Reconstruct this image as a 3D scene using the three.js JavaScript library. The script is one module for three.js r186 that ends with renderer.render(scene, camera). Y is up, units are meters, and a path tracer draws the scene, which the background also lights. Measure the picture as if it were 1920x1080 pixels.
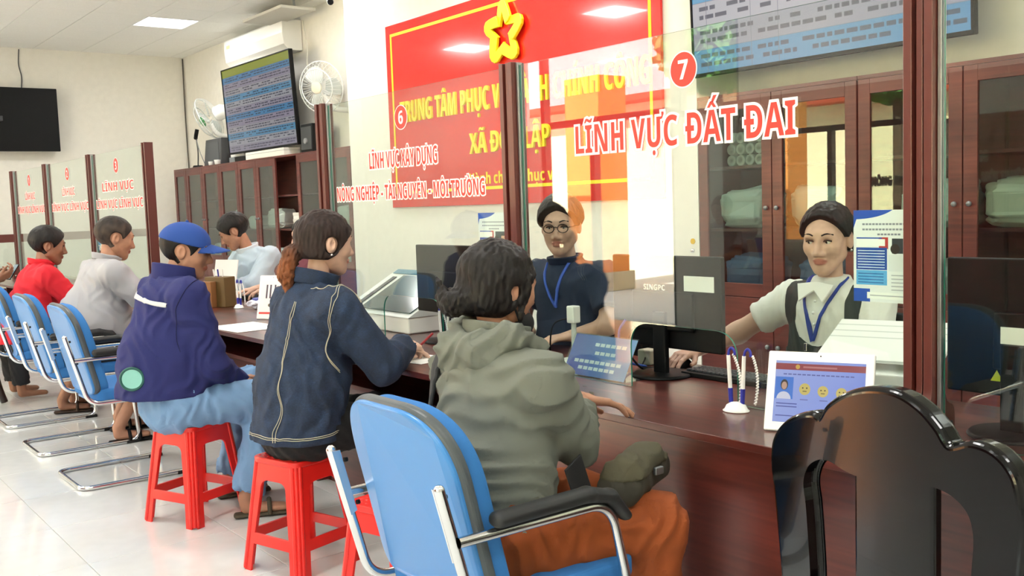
import * as THREE from 'three';
import { RoundedBoxGeometry } from 'three/addons/geometries/RoundedBoxGeometry.js';
import { mergeGeometries as mergeRaw } from 'three/addons/utils/BufferGeometryUtils.js';
import { FontLoader } from 'three/addons/loaders/FontLoader.js';
import { ImprovedNoise } from 'three/addons/math/ImprovedNoise.js';
import { RectAreaLightUniformsLib } from 'three/addons/lights/RectAreaLightUniformsLib.js';

// ---------------------------------------------------------------- camera, sky, sun, exposure
const scene = new THREE.Scene();
const rad = (d) => d * Math.PI / 180;
const camera = new THREE.PerspectiveCamera(32.25, 1920 / 1080, 0.05, 200);
{
  const yaw = rad(37.449), pitch = rad(-4.8716), roll = rad(-1.9713);
  const f = new THREE.Vector3(Math.sin(yaw) * Math.cos(pitch), Math.sin(pitch), -Math.cos(yaw) * Math.cos(pitch));
  const r = new THREE.Vector3(Math.cos(yaw), 0, Math.sin(yaw)), u = new THREE.Vector3().crossVectors(r, f);
  camera.position.set(0, 1.4, 0);
  camera.up.copy(u).multiplyScalar(Math.cos(roll)).addScaledVector(r, -Math.sin(roll));
  camera.lookAt(f.add(camera.position));
}
scene.background = new THREE.Color().setRGB(4.6, 4.8, 5.0);
const sun = new THREE.DirectionalLight(0xfffaf2, 30);
sun.position.set(14, 22, -4); sun.target.position.set(-9, 0, -9);
sun.castShadow = true; Object.assign(sun.shadow.camera, { left: -22, right: 22, top: 22, bottom: -22, near: 1, far: 70 });
scene.add(sun, sun.target);
const renderer = new THREE.WebGLRenderer();
renderer.toneMapping = THREE.LinearToneMapping;
renderer.toneMappingExposure = 2.1;
renderer.shadowMap.enabled = true;
RectAreaLightUniformsLib.init();
const PANEL_POWER = 14;

// ---------------------------------------------------------------- helpers
function mergeGeometries(list) {                                    // joins geometries with and without index, keeping the attributes they share
  const keep = ['position', 'normal', 'uv', 'color'].filter((k) => list.every((g) => g.attributes[k])), mixed = list.some((g) => !g.index) && list.some((g) => g.index);
  return mergeRaw(list.map((g) => { const q = mixed && g.index ? g.toNonIndexed() : g.clone(); for (const k of Object.keys(q.attributes)) if (!keep.includes(k)) q.deleteAttribute(k); q.clearGroups(); return q; }));
}
let seed = 7;
const rnd = (a = 1, b) => { seed = (seed * 16807) % 2147483647; const t = seed / 2147483647; return b === undefined ? t * a : a + (b - a) * t; };
const V = (a) => (a.isVector3 ? a.clone() : new THREE.Vector3(a[0], a[1], a[2]));
const taken = {};
function numbered(n) { if (!(n in taken)) { taken[n] = 0; return n; } taken[n]++; return n + '_' + String(taken[n]).padStart(3, '0'); }
function shade(o) { o.traverse((m) => { if (m.isMesh) { m.castShadow = true; m.receiveShadow = true; } }); return o; }
function thing(name, label, category, pos = [0, 0, 0], turn = 0, group) {
  const g = new THREE.Group(); g.name = numbered(name); g.position.set(...pos); g.rotation.y = turn;
  g.userData = { label, category }; if (group) g.userData.group = group; scene.add(g); return g;
}
function single(name, label, category, geo, mat, group) {
  const m = new THREE.Mesh(geo, mat); m.name = numbered(name); m.userData = { label, category }; if (group) m.userData.group = group; scene.add(m); return m;
}
function part(parent, name, geo, mat, label) { const m = new THREE.Mesh(geo, mat); m.name = name; if (label) m.userData.label = label; parent.add(m); return m; }
function struct(name, geo, mat, label, category) { const m = new THREE.Mesh(geo, mat); m.name = name; m.userData = { kind: 'structure', label, category }; scene.add(m); return m; }
function copy(o, label, pos, turn) {
  const c = o.clone(); c.name = numbered(o.name.replace(/_\d{3}$/, '')); c.userData = { ...o.userData, label }; scene.add(c);
  if (pos) c.position.set(...pos); if (turn !== undefined) c.rotation.y = turn; return c;
}
// uv in metres by the face's main axis; turn swaps u and v
function projUV(g, s = 1, turn = false) {
  const p = g.attributes.position, n = g.attributes.normal, uv = new Float32Array(p.count * 2);
  for (let i = 0; i < p.count; i++) {
    const ax = Math.abs(n.getX(i)), ay = Math.abs(n.getY(i)), az = Math.abs(n.getZ(i));
    let u, v;
    if (ay >= ax && ay >= az) { u = p.getZ(i); v = p.getX(i); } else if (ax >= az) { u = p.getZ(i); v = p.getY(i); } else { u = p.getX(i); v = p.getY(i); }
    uv[2 * i] = (turn ? v : u) * s; uv[2 * i + 1] = (turn ? u : v) * s;
  }
  g.setAttribute('uv', new THREE.BufferAttribute(uv, 2)); return g;
}
const at = (g, x, y, z) => g.translate(x, y, z);
function bx(x0, x1, y0, y1, z0, z1, r = 0.003, turn = false) {
  const w = x1 - x0, h = y1 - y0, d = z1 - z0, q = Math.min(r, w / 2.01, h / 2.01, d / 2.01);
  const g = q > 0 ? new RoundedBoxGeometry(w, h, d, 2, q) : new THREE.BoxGeometry(w, h, d);
  return projUV(at(g, (x0 + x1) / 2, (y0 + y1) / 2, (z0 + z1) / 2), 1, turn);
}
function plainBox(x0, x1, y0, y1, z0, z1) { return projUV(at(new THREE.BoxGeometry(x1 - x0, y1 - y0, z1 - z0), (x0 + x1) / 2, (y0 + y1) / 2, (z0 + z1) / 2)); }
function tube(pts, r, n = 40, radial = 10, closed = false) { return new THREE.TubeGeometry(new THREE.CatmullRomCurve3(pts.map(V), closed, 'centripetal'), n, r, radial, closed); }
function bent(pts, R, r, n = 90, radial = 10) {
  const P = pts.map(V), c = new THREE.CurvePath(); let cur = P[0];
  for (let i = 1; i < P.length - 1; i++) {
    const a = P[i].clone().sub(P[i - 1]), b = P[i + 1].clone().sub(P[i]), q = Math.min(R, a.length() * 0.49, b.length() * 0.49);
    const s = P[i].clone().addScaledVector(a.normalize(), -q), e = P[i].clone().addScaledVector(b.normalize(), q);
    c.add(new THREE.LineCurve3(cur, s)); c.add(new THREE.QuadraticBezierCurve3(s, P[i], e)); cur = e;
  }
  c.add(new THREE.LineCurve3(cur, P[P.length - 1]));
  return new THREE.TubeGeometry(c, n, r, radial, false);
}
function cyl(x, y0, y1, z, r0, r1 = r0, n = 24) { return at(new THREE.CylinderGeometry(r1, r0, y1 - y0, n), x, (y0 + y1) / 2, z); }
function shapeOf(pts, smooth = false) {
  const s = new THREE.Shape();
  if (smooth) { s.moveTo(...pts[0]); s.splineThru(pts.slice(1).map((p) => new THREE.Vector2(...p))); } else { s.moveTo(...pts[0]); for (const p of pts.slice(1)) s.lineTo(...p); }
  s.closePath(); return s;
}
function rrect(w, h, r, cx = 0, cy = 0, rt = r) {
  const s = new THREE.Shape(), x = cx - w / 2, y = cy - h / 2;
  s.moveTo(x + r, y); s.lineTo(x + w - r, y); s.quadraticCurveTo(x + w, y, x + w, y + r); s.lineTo(x + w, y + h - rt); s.quadraticCurveTo(x + w, y + h, x + w - rt, y + h);
  s.lineTo(x + rt, y + h); s.quadraticCurveTo(x, y + h, x, y + h - rt); s.lineTo(x, y + r); s.quadraticCurveTo(x, y, x + r, y); return s;
}
function extr(shape, depth, bevel = 0.002, seg = 2, curve = 16) {
  return new THREE.ExtrudeGeometry(shape, { depth, bevelEnabled: bevel > 0, bevelSize: bevel, bevelThickness: bevel, bevelSegments: seg, curveSegments: curve });
}
// a shape drawn as (u, v) with its thickness along w: set onto axes (u along z, v up, w along x)
const upright = (g) => { g.rotateY(-Math.PI / 2); return g; };   // +x -> +z, +z -> -x

// ---------------------------------------------------------------- textures
const perlin = new ImprovedNoise();
const NZ = (x, y, z = 0) => perlin.noise(x, y, z);
function dataTex(n, fn, srgb = true, rep = 1) {
  const d = new Uint8Array(n * n * 4);
  for (let j = 0; j < n; j++) for (let i = 0; i < n; i++) { const c = fn(i / n, j / n, i, j), k = 4 * (j * n + i); d[k] = c[0]; d[k + 1] = c[1]; d[k + 2] = c[2]; d[k + 3] = 255; }
  const t = new THREE.DataTexture(d, n, n); t.wrapS = t.wrapT = THREE.RepeatWrapping; t.magFilter = THREE.LinearFilter; t.minFilter = THREE.LinearMipmapLinearFilter; t.generateMipmaps = true;
  if (srgb) t.colorSpace = THREE.SRGBColorSpace; t.repeat.set(rep, rep); t.needsUpdate = true; return t;
}
// periodic noise on the unit square
const per = (u, v, fx, fy, s) => {
  const a = NZ(u * fx, v * fy, s), b = NZ((u - 1) * fx, v * fy, s), c = NZ(u * fx, (v - 1) * fy, s), d = NZ((u - 1) * fx, (v - 1) * fy, s);
  return (a * (1 - u) + b * u) * (1 - v) + (c * (1 - u) + d * u) * v;
};
const lerp = (a, b, t) => a + (b - a) * t, clamp = (x, a = 0, b = 1) => Math.max(a, Math.min(b, x));
const mix3 = (a, b, t) => [lerp(a[0], b[0], t), lerp(a[1], b[1], t), lerp(a[2], b[2], t)];
const woodTex = (dark, light, s) => dataTex(512, (u, v) => {
  const w = per(u, v, 3, 6, s) * 1.1, streak = per(u, v, 5, 60, s + 9.3) + 0.6 * per(u, v, 9, 150, s + 4.1), blot = per(u, v, 4, 7, s + 2.7);
  return mix3(dark, light, clamp(0.5 + 0.55 * streak + 0.75 * blot + 0.2 * w));
}, true, 0.8);
const speckle = (c, amp, f, s, n = 256, rep = 1) => dataTex(n, (u, v) => { const k = 1 + amp * (per(u, v, f, f, s) + 0.6 * per(u, v, f * 4, f * 4, s + 3)); return [clamp(c[0] * k, 0, 255), clamp(c[1] * k, 0, 255), clamp(c[2] * k, 0, 255)]; }, true, rep);
const weave = (n, rep, s) => dataTex(n, (u, v) => { const k = 128 + 60 * Math.sin(u * 2 * Math.PI * 40) * Math.sin(v * 2 * Math.PI * 40) + 70 * per(u, v, 24, 24, s); return [k, k, k]; }, false, rep);
function canvasTex(w, h, draw) {
  const c = document.createElement('canvas'); c.width = w; c.height = h; const x = c.getContext('2d'); draw(x, w, h);
  const t = new THREE.CanvasTexture(c); t.colorSpace = THREE.SRGBColorSpace; t.magFilter = THREE.LinearFilter; return t;
}
const std = (color, roughness = 0.6, o = {}) => new THREE.MeshStandardMaterial({ color, roughness, ...o });
const phys = (color, roughness = 0.5, o = {}) => new THREE.MeshPhysicalMaterial({ color, roughness, ...o });
const fabricBump = weave(256, 6, 1.5);
const T = {
  mahogany: woodTex([54, 19, 16], [108, 46, 38], 1.2),
  cabinetWood: woodTex([78, 30, 26], [120, 56, 48], 5.2),
  wall: speckle([236, 233, 224], 0.02, 14, 2.2),
  tile: speckle([228, 229, 226], 0.03, 6, 8.2, 256, 0.7),
  ceiling: speckle([243, 242, 237], 0.03, 40, 3.3, 256, 1.7),
  denim: dataTex(512, (u, v, i, j) => { const tw = ((i + j) % 4 < 2 ? 1 : 0.86), k = tw * (1 + 0.35 * per(u, v, 9, 9, 4.4) + 0.35 * per(u, v, 60, 200, 6.4)); return [36 * k, 53 * k, 80 * k]; }, true, 3),
};
const M = {
  wood: phys(0xffffff, 0.34, { map: T.mahogany, clearcoat: 0.6, clearcoatRoughness: 0.2 }),
  cabWood: phys(0xffffff, 0.4, { map: T.cabinetWood, clearcoat: 0.2, clearcoatRoughness: 0.3 }),
  post: phys(0x5a241d, 0.4, { clearcoat: 0.25, clearcoatRoughness: 0.25 }),
  wall: std(0xffffff, 0.85, { map: T.wall }),
  tile: phys(0xffffff, 0.16, { map: T.tile, clearcoat: 0.4, clearcoatRoughness: 0.06 }),
  grout: std(0xb9b8b2, 0.9), ceiling: std(0xffffff, 0.9, { map: T.ceiling }),
  chrome: std(0xdedfe0, 0.16, { metalness: 1 }), alu: std(0xa9abad, 0.35, { metalness: 0.9 }), steel: std(0x8a8c8e, 0.4, { metalness: 0.8 }),
  glass: phys(0xf4f9f6, 0, { transmission: 1, thickness: 0, ior: 1.5 }), glassEdge: phys(0x2f8f78, 0.12, { transmission: 0.35, thickness: 0 }),
  cabGlass: phys(0xdfe8e4, 0, { transmission: 1, thickness: 0, ior: 1.5 }),
  black: phys(0x0e0f10, 0.5, { specularIntensity: 0.4 }), blackGloss: phys(0x050506, 0.14, { specularIntensity: 0.45, clearcoat: 0.2, clearcoatRoughness: 0.03 }), rubber: std(0x1b1c1d, 0.55),
  darkGrey: std(0x3a3d40, 0.5), grey: std(0x8c9092, 0.5), white: std(0xf2f2f0, 0.4), whitePlastic: phys(0xf1f1ee, 0.3, { clearcoat: 0.3 }),
  paper: std(0xf4f3ee, 0.8), red: phys(0xe3241e, 0.32, { clearcoat: 0.25, clearcoatRoughness: 0.25 }),
  bluePlastic: phys(0x3f86cc, 0.3, { clearcoat: 0.2, clearcoatRoughness: 0.3 }), blueFabric: std(0x2f74b8, 0.8, { bumpMap: fabricBump, bumpScale: 0.0008 }), rim: std(0x4c5357, 0.4),
  vinylRed: std(0xd9362b, 0.5), vinylWhite: std(0xf6f2ee, 0.5), yellow: std(0xf4e11a, 0.42), penBlue: std(0x2a2f9c, 0.4), blue: std(0x2b54b5, 0.5),
};
// ---------------------------------------------------------------- lettering with Vietnamese marks
const font = await new FontLoader().loadAsync('fonts/droid/droid_sans_bold.typeface.json');
const poly = (pts) => shapeOf(pts);
function markShapes(m, w, top) {                                    // w: letter width, top: height of the letter; unit = em
  const c = w / 2, t = 0.075;
  if (m === '\u0302') return [poly([[c - 0.17, top + 0.05], [c - 0.07, top + 0.05], [c, top + 0.12], [c + 0.07, top + 0.05], [c + 0.17, top + 0.05], [c + 0.05, top + 0.19], [c - 0.05, top + 0.19]])];
  if (m === '\u0301') return [poly([[c - 0.02, top + 0.05], [c + 0.07, top + 0.05], [c + 0.2, top + 0.2], [c + 0.07, top + 0.2]])];
  if (m === '\u0300') return [poly([[c - 0.07, top + 0.05], [c + 0.02, top + 0.05], [c - 0.07, top + 0.2], [c - 0.2, top + 0.2]])];
  if (m === '\u0303') return [poly([[c - 0.2, top + 0.05], [c - 0.13, top + 0.05], [c - 0.08, top + 0.1], [c + 0.06, top + 0.05], [c + 0.14, top + 0.06], [c + 0.2, top + 0.16], [c + 0.13, top + 0.16], [c + 0.08, top + 0.12], [c - 0.06, top + 0.17], [c - 0.14, top + 0.15]])];
  if (m === '\u0309') return [poly([[c - 0.03, top + 0.04], [c + 0.04, top + 0.04], [c + 0.1, top + 0.14], [c + 0.06, top + 0.22], [c - 0.09, top + 0.22], [c - 0.09, top + 0.17], [c + 0.02, top + 0.15], [c - 0.03, top + 0.1]])];
  if (m === '\u0323') { const s = new THREE.Shape(); s.absarc(c, -0.14, t * 0.85, 0, Math.PI * 2); return [s]; }
  if (m === '\u031b') return [poly([[w - 0.1, top - 0.08], [w + 0.0, top - 0.06], [w + 0.07, top + 0.05], [w + 0.06, top + 0.1], [w - 0.03, top + 0.1], [w - 0.02, top + 0.0], [w - 0.1, top - 0.02]])];
  return [];
}
function viShapes(str) {                                            // shapes at 1 em; returns [shapes, width]
  let x = 0; const out = [];
  const res = font.data.resolution;
  for (const ch of str) {
    const d = ch.normalize('NFD'), base = d[0], g = font.data.glyphs[base] || font.data.glyphs['-'];
    const w = g.ha / res, low = base === base.toLowerCase() && base !== base.toUpperCase(), top = low ? ('bdfhklt'.includes(base) ? 0.76 : 0.56) : 0.72;
    const push = (list, k = 1) => { for (const s of list) out.push([s, x, k]); };
    if (base !== ' ') push(font.generateShapes(base === 'i' && d.length > 1 && !d.includes('\u0323') ? '\u0131' in font.data.glyphs ? '\u0131' : 'i' : base, 1));
    let lift = 0;
    for (const m of d.slice(1)) { push(markShapes(m, w / 1.389, top + lift), 1.389); if (m === '\u0302') lift = 0.12; }
    x += w;
  }
  return [out, x];
}
// one line of lettering fitted into width x height (cap height), centred on 0, in the x-y plane, facing +z
function lineGeo(str, width, cap, depth, bevel = 0) {
  const [list, w] = viShapes(str), sx = width / w, sy = cap, gs = [];
  for (const [s, x, k] of list) {
    const map = (p) => new THREE.Vector2((p.x * k + x - w / 2) * sx, (p.y * k - 0.5) * sy), e = s.extractPoints(6);
    const sh = new THREE.Shape(e.shape.map(map)); sh.holes = e.holes.map((h) => new THREE.Path(h.map(map)));
    gs.push(new THREE.ExtrudeGeometry(sh, { depth, bevelEnabled: bevel > 0, bevelSize: bevel, bevelThickness: 0.0002, bevelSegments: 1 }));
  }
  return mergeGeometries(gs);
}
const faceFront = (g, x, y, z) => { g.rotateY(-Math.PI / 2); return at(g, x, y, z); };   // lettering that reads from -x: +x -> +z, facing -x

// ---------------------------------------------------------------- room shell
const XR = 5.15, XL = -3.2, ZB = -14.25, ZF = 3, H = 3.62, XW = 4.75;
{
  const base = struct('floor', plainBox(XL - 0.2, XR + 0.2, -0.2, -0.004, ZB - 0.2, ZF + 0.2), M.grout, 'white glossy tiled floor', 'floor');
  const g = bx(-0.2985, 0.2985, -0.006, 0, -0.2985, 0.2985, 0.0015), rest = [];
  let n = 0;
  for (let x = -2.9; x < XR + 0.3; x += 0.6) for (let z = ZF - 0.3; z > ZB - 0.3; z -= 0.6) {
    if (x > -1.4 && x < 2.6 && z < -1.2 && z > -11 && n < 130) { const t = part(base, 'tile', g, M.tile); t.position.set(x, 0, z); n++; } else rest.push(g.clone().translate(x, 0, z));
  }
  part(base, 'tiles', mergeGeometries(rest), M.tile).userData.kind = 'stuff';
}
{
  const c = struct('ceiling', plainBox(XL - 0.2, XR + 0.2, H + 0.012, H + 0.25, ZB - 0.2, ZF + 0.2), std(0x8d8b85, 0.9), 'white suspended ceiling of square tiles', 'ceiling');
  const g = bx(-0.297, 0.297, H, H + 0.012, -0.297, 0.297, 0.002), rest = [];
  for (let i = -12; i < 3; i++) for (let k = -5; k < 26; k++) {
    const x = 4.07 + 0.6 * i, z = -11.75 + 0.6 * k;
    if (x < XL || x > XR + 0.2 || z > ZF || ((i % 5 === 0) && (k % 5 === 0))) continue;
    if (x > 0.3 && z < -7.5) { const t = part(c, 'ceiling_tile', g, M.ceiling); t.position.set(x, 0, z); } else rest.push(g.clone().translate(x, 0, z));
  }
  part(c, 'ceiling_tiles', mergeGeometries(rest), M.ceiling).userData.kind = 'stuff';
  // lit panels, every fifth tile
  const lg = bx(-0.285, 0.285, H + 0.002, H + 0.008, -0.285, 0.285, 0), frame = mergeGeometries([bx(-0.3, 0.3, H - 0.004, H + 0.012, -0.3, -0.285), bx(-0.3, 0.3, H - 0.004, H + 0.012, 0.285, 0.3), bx(-0.3, -0.285, H - 0.004, H + 0.012, -0.285, 0.285), bx(0.285, 0.3, H - 0.004, H + 0.012, -0.285, 0.285)]);
  const glow = std(0xffffff, 0.5, { emissive: 0xffffff, emissiveIntensity: 2.2 });
  for (const i of [0, -5, -10]) for (const k of [0, 5, 10, 15, 20]) {
    const x = 4.07 + 0.6 * i, z = -11.75 + 0.6 * k;
    const seen = i === 0 && k === 0;
    const t = thing('ceiling_light', seen ? 'square white light panel glowing in the ceiling above the far cabinets' : 'square white light panel in the ceiling outside the view', 'ceiling light', [x, 0, z], 0, seen ? undefined : 'ceiling light panels');
    part(t, 'diffuser', lg, glow); part(t, 'frame', frame, M.white);
    const L = new THREE.RectAreaLight(0xfffefa, PANEL_POWER, 0.57, 0.57); L.position.set(x, H - 0.008, z); L.lookAt(x, 0, z); scene.add(L);
  }
}
struct('wall_back', plainBox(XL - 0.2, XR + 0.2, 0, H, ZB - 0.2, ZB), M.wall, 'plain off-white end wall', 'wall');
struct('wall_front', plainBox(XL - 0.2, XR + 0.2, 0, H, ZF, ZF + 0.2), M.wall, 'plain off-white wall behind the viewer', 'wall');
struct('wall_right', plainBox(XR, XR + 0.2, 0, H, ZB, ZF), M.wall, 'off-white wall behind the staff cabinets', 'wall');
struct('wall_middle', plainBox(XW, XR, 0, H, -8.72, -4.25), M.wall, 'thick white wall section that carries the red banner', 'wall');
{ // wall on the customers' side with a doorway onto the yard and a high window beside it
  const parts = [plainBox(XL - 0.2, XL, 0, H, ZB, -10.2), plainBox(XL - 0.2, XL, 0, 2.3, -10.2, -9.8), plainBox(XL - 0.2, XL, 3.4, H, -10.2, -6.6), plainBox(XL - 0.2, XL, 0, 2.25, -7.5, -6.6), plainBox(XL - 0.2, XL, 0, H, -6.6, -2.2), plainBox(XL - 0.2, XL, 0, 1.1, -2.2, 1.4), plainBox(XL - 0.2, XL, 2.7, H, -2.2, 1.4), plainBox(XL - 0.2, XL, 0, H, 1.4, ZF)];
  struct('wall_left', mergeGeometries(parts), M.wall, 'off-white wall with a doorway onto the yard', 'wall');
  const fr = std(0x3b4144, 0.5), X1 = XL - 0.15, X2 = XL - 0.05, d = struct('door_1', mergeGeometries([bx(X1, X2, 0, 3.4, -9.8, -9.72), bx(X1, X2, 0, 3.4, -7.58, -7.5), bx(X1, X2, 2.3, 2.38, -9.72, -7.58), bx(X1, X2, 0, 2.3, -8.9, -8.82)]), fr, 'dark metal frame of the entrance doorway', 'door frame');
  part(d, 'pane', plainBox(XL - 0.102, XL - 0.098, 2.38, 3.4, -9.72, -7.58), M.glass);
  const rim = (a, b, y0, y1) => [bx(X1, X2, y0, y0 + 0.07, a, b), bx(X1, X2, y1 - 0.07, y1, a, b), bx(X1, X2, y0 + 0.07, y1 - 0.07, a, a + 0.07), bx(X1, X2, y0 + 0.07, y1 - 0.07, b - 0.07, b)];
  const n = struct('window_1', mergeGeometries(rim(-7.5, -6.6, 2.25, 3.4)), fr, 'high window beside the doorway', 'window'); part(n, 'pane', plainBox(XL - 0.102, XL - 0.098, 2.32, 3.33, -7.43, -6.67), M.glass);
  const n2 = struct('window_2', mergeGeometries([...rim(-2.2, 1.4, 1.1, 2.7), bx(X1, X2, 1.17, 2.63, -0.44, -0.36)]), fr, 'window onto the yard on the customers side', 'window'); for (const [a, b] of [[-2.13, -0.44], [-0.36, 1.33]]) part(n2, 'pane', plainBox(XL - 0.102, XL - 0.098, 1.17, 2.63, a, b), M.glass);
}
{ // the yard outside, seen only as reflections in the glass
  struct('ground', plainBox(-30, XL - 0.2, -0.25, -0.05, -40, 20), std(0xcfcbc4, 0.9), 'pale paved yard outside the doorway', 'yard');
  const f = thing('yard_building', 'cream building across the yard, mirrored in the glass', 'building', [-9.5, 0, 0]);
  part(f, 'wall', plainBox(-0.4, 0, -0.05, 3.3, -34, 14), std(0xf4e2b8, 0.9)); part(f, 'eave', bx(-0.6, 0.5, 3.3, 3.42, -34, 14), std(0xb5482c, 0.8));
  for (const z of [-25, -19, -8.1, -3.5]) { const w = part(f, 'window', plainBox(0, 0.04, 1, 2.5, z - 0.7, z + 0.7), std(0x4b5457, 0.3)); part(w, 'frame', mergeGeometries([bx(0.03, 0.08, 0.95, 1, z - 0.75, z + 0.75), bx(0.03, 0.08, 2.5, 2.55, z - 0.75, z + 0.75), bx(0.03, 0.08, 1, 2.5, z - 0.03, z + 0.03)]), M.white); }
  const p = thing('porch_pillar', 'orange pillar standing in the yard outside the doorway, mirrored in the glass', 'pillar', [-6.2, -0.05, -12.0]); part(p, 'shaft', bx(-0.3, 0.3, 0, 3.4, -0.4, 0.4, 0.01), std(0xf0964a, 0.85)); part(p, 'plinth', bx(-0.36, 0.36, 0, 0.3, -0.46, 0.46, 0.01), std(0xc9b79a, 0.85));
  const leaf = new THREE.PlaneGeometry(0.2, 0.11), lm = phys(0x5d8f3c, 0.8, { side: THREE.DoubleSide, transmission: 0.3, thickness: 0 });
  for (const [x, z, h, r, what] of [[-6.4, -9.65, 3.65, 0.85, 'leafy tree in the yard nearer the doorway'], [-7.4, -3.2, 3.8, 1.6, 'broad leafy tree in the yard opposite the window']]) {
    const t = thing('tree', what, 'tree', [x, -0.05, z]);
    part(t, 'trunk', tube([[0, 0, 0], [0.05, 1.2, 0.03], [0, h, 0]], 0.1), std(0x5c4a3a, 0.9));
    const im = new THREE.InstancedMesh(leaf, lm, 1600), o = new THREE.Object3D(); im.name = 'foliage'; im.userData.kind = 'stuff';
    for (let i = 0; i < 1600; i++) { const a = rnd(6.28), b = Math.acos(rnd(-1, 1)), q = r * Math.cbrt(rnd()); o.position.set(q * Math.sin(b) * Math.cos(a), h + 0.8 * q * Math.cos(b), q * Math.sin(b) * Math.sin(a)); o.rotation.set(rnd(6.3), rnd(6.3), rnd(6.3)); o.updateMatrix(); im.setMatrixAt(i, o.matrix); }
    t.add(im);
  }
}

// ---------------------------------------------------------------- service counters
const X0 = 2.05, XP = 2.4, TOP = 0.75;
function desk(z0, z1, kind, label, x1 = 2.9) {
  const t = thing('service_counter', label, 'counter', [0, 0, 0], 0, 'mahogany service counters');
  const e = 0.0015;
  part(t, 'worktop', bx(X0, x1, TOP - 0.024, TOP, z0 + e, z1 - e, 0.003), M.wood);
  if (kind === 'panel') part(t, 'front_panel', bx(X0 + 0.05, X0 + 0.07, 0.0, TOP - 0.025, z0 + 0.01, z1 - 0.01, 0.002), M.wood);
  else {
    part(t, 'shelf', bx(X0 + 0.22, x1 - 0.12, 0.53, 0.552, z0 + 0.02, z1 - 0.02, 0.002), M.wood);
    part(t, 'front_panel', bx(X0 + 0.26, X0 + 0.28, 0.0, 0.529, z0 + 0.02, z1 - 0.02, 0.002), M.wood);
    part(t, 'back_panel', bx(x1 - 0.12, x1 - 0.1, 0.1, TOP - 0.025, z0 + 0.02, z1 - 0.02, 0.002), M.wood);
  }
  for (const z of [z0 + 0.002, z1 - 0.021]) part(t, 'side_panel', bx(X0 + (kind === 'panel' ? 0.071 : 0.2), x1 - 0.04, 0, TOP - 0.025, z, z + 0.019, 0.002), M.wood);
}
desk(-1.24, 0.7, 'panel', 'mahogany counter at the right edge behind the black carved chair');
desk(-3.06, -1.24, 'panel', 'mahogany counter with full front panel under the window numbered seven');
desk(-4.67, -3.06, 'shelf', 'mahogany counter with dark knee space before the denim jacket woman');
desk(-7.5, -4.67, 'shelf', 'long open mahogany counter with wooden pencil box beyond the capped man', 3.05);
desk(-9.02, -7.5, 'shelf', 'mahogany counter under the glass numbered three');
desk(-10.6, -9.02, 'shelf', 'mahogany counter under the second pale lettered pane from the end wall');
desk(-12.15, -10.6, 'shelf', 'mahogany counter under the pale lettered pane closest to the end wall');

// ---------------------------------------------------------------- posts and glass screens
const PT = 1.935, posts = [-1.385, -3.09, -4.67, -7.5, -9.02, -10.6, -12.12];
function screenPost(z, label) {
  const t = thing('screen_post', label, 'post', [XP, TOP, z], 0, 'brown posts of the glass screens');
  const h = PT - TOP, prof = (wx, foot) => { const s = new THREE.Shape(); s.moveTo(-wx - foot, 0); s.lineTo(wx + foot, 0); s.lineTo(wx + foot, 0.05); s.quadraticCurveTo(wx + foot, 0.085, wx + foot * 0.6, 0.088); s.quadraticCurveTo(wx, 0.095, wx, 0.15); s.lineTo(wx, h); s.lineTo(-wx, h); s.lineTo(-wx, 0.15); s.quadraticCurveTo(-wx, 0.095, -wx - foot * 0.6, 0.088); s.quadraticCurveTo(-wx - foot, 0.085, -wx - foot, 0.05); s.closePath(); return s; };
  const g1 = extr(prof(0.03, 0.05), 0.02, 0.002), g2 = extr(prof(0.022, 0.05), 0.014, 0.002);
  part(t, 'board', at(g1.clone(), 0, 0, -0.038), M.post); part(t, 'board', at(g1.clone(), 0, 0, 0.018), M.post); part(t, 'core', at(g2, 0, 0.0, -0.007), M.post);
  for (const s of z === posts[3] ? [-1] : [-1, 1]) part(t, 'channel', bx(-0.012, 0.012, 0.0, h, s < 0 ? -0.052 : 0.042, s < 0 ? -0.042 : 0.052, 0.001), M.alu);
  for (const s of [-1, 1]) part(t, 'bolt', at(new THREE.CylinderGeometry(0.007, 0.007, 0.004, 14).rotateX(Math.PI / 2), s * 0.058, 0.04, 0.041), M.chrome);
}
['brown post at right between the poster and the black monitor', 'brown post standing behind the woman in the olive jacket', 'brown post rising behind the denim jacket woman', 'brown post just left of the capped man with blue cap', 'brown post between the panes above the man in grey polo', 'brown post above the man in red shirt', 'brown post closest to the end wall television'].forEach((l, i) => screenPost(posts[i], l));
const paneMats = [M.glass, M.glassEdge];
function pane(z0, z1, label, cut) {
  const t = thing('glass_screen', label, 'glass screen', [0, 0, 0], 0, 'glass screens on the counters');
  const s = new THREE.Shape(), y0 = TOP + 0.002, y1 = PT - 0.01;
  s.moveTo(z0, y0);
  if (cut) { const [a, b, h] = cut, r = 0.09; s.lineTo(a, y0); s.lineTo(a, y0 + h - r); s.quadraticCurveTo(a, y0 + h, a + r, y0 + h); s.lineTo(b - r, y0 + h); s.quadraticCurveTo(b, y0 + h, b, y0 + h - r); s.lineTo(b, y0); }
  s.lineTo(z1, y0); s.lineTo(z1, y1); s.lineTo(z0, y1); s.closePath();
  const g = upright(new THREE.ExtrudeGeometry(s, { depth: 0.006, bevelEnabled: false, curveSegments: 20 })); at(g, XP + 0.003, 0, 0);
  part(t, 'pane', g, paneMats); return t;
}
const PX = XP - 0.0045;
function glassText(t, str, z, y, w, cap, k = 1) {
  part(t, 'lettering_outline', faceFront(lineGeo(str, w, cap, 0.0004, cap * 0.085 * k), PX, y, z), M.vinylWhite);
  part(t, 'lettering', faceFront(lineGeo(str, w, cap, 0.0004), PX - 0.0009, y, z), M.vinylRed);
}
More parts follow.
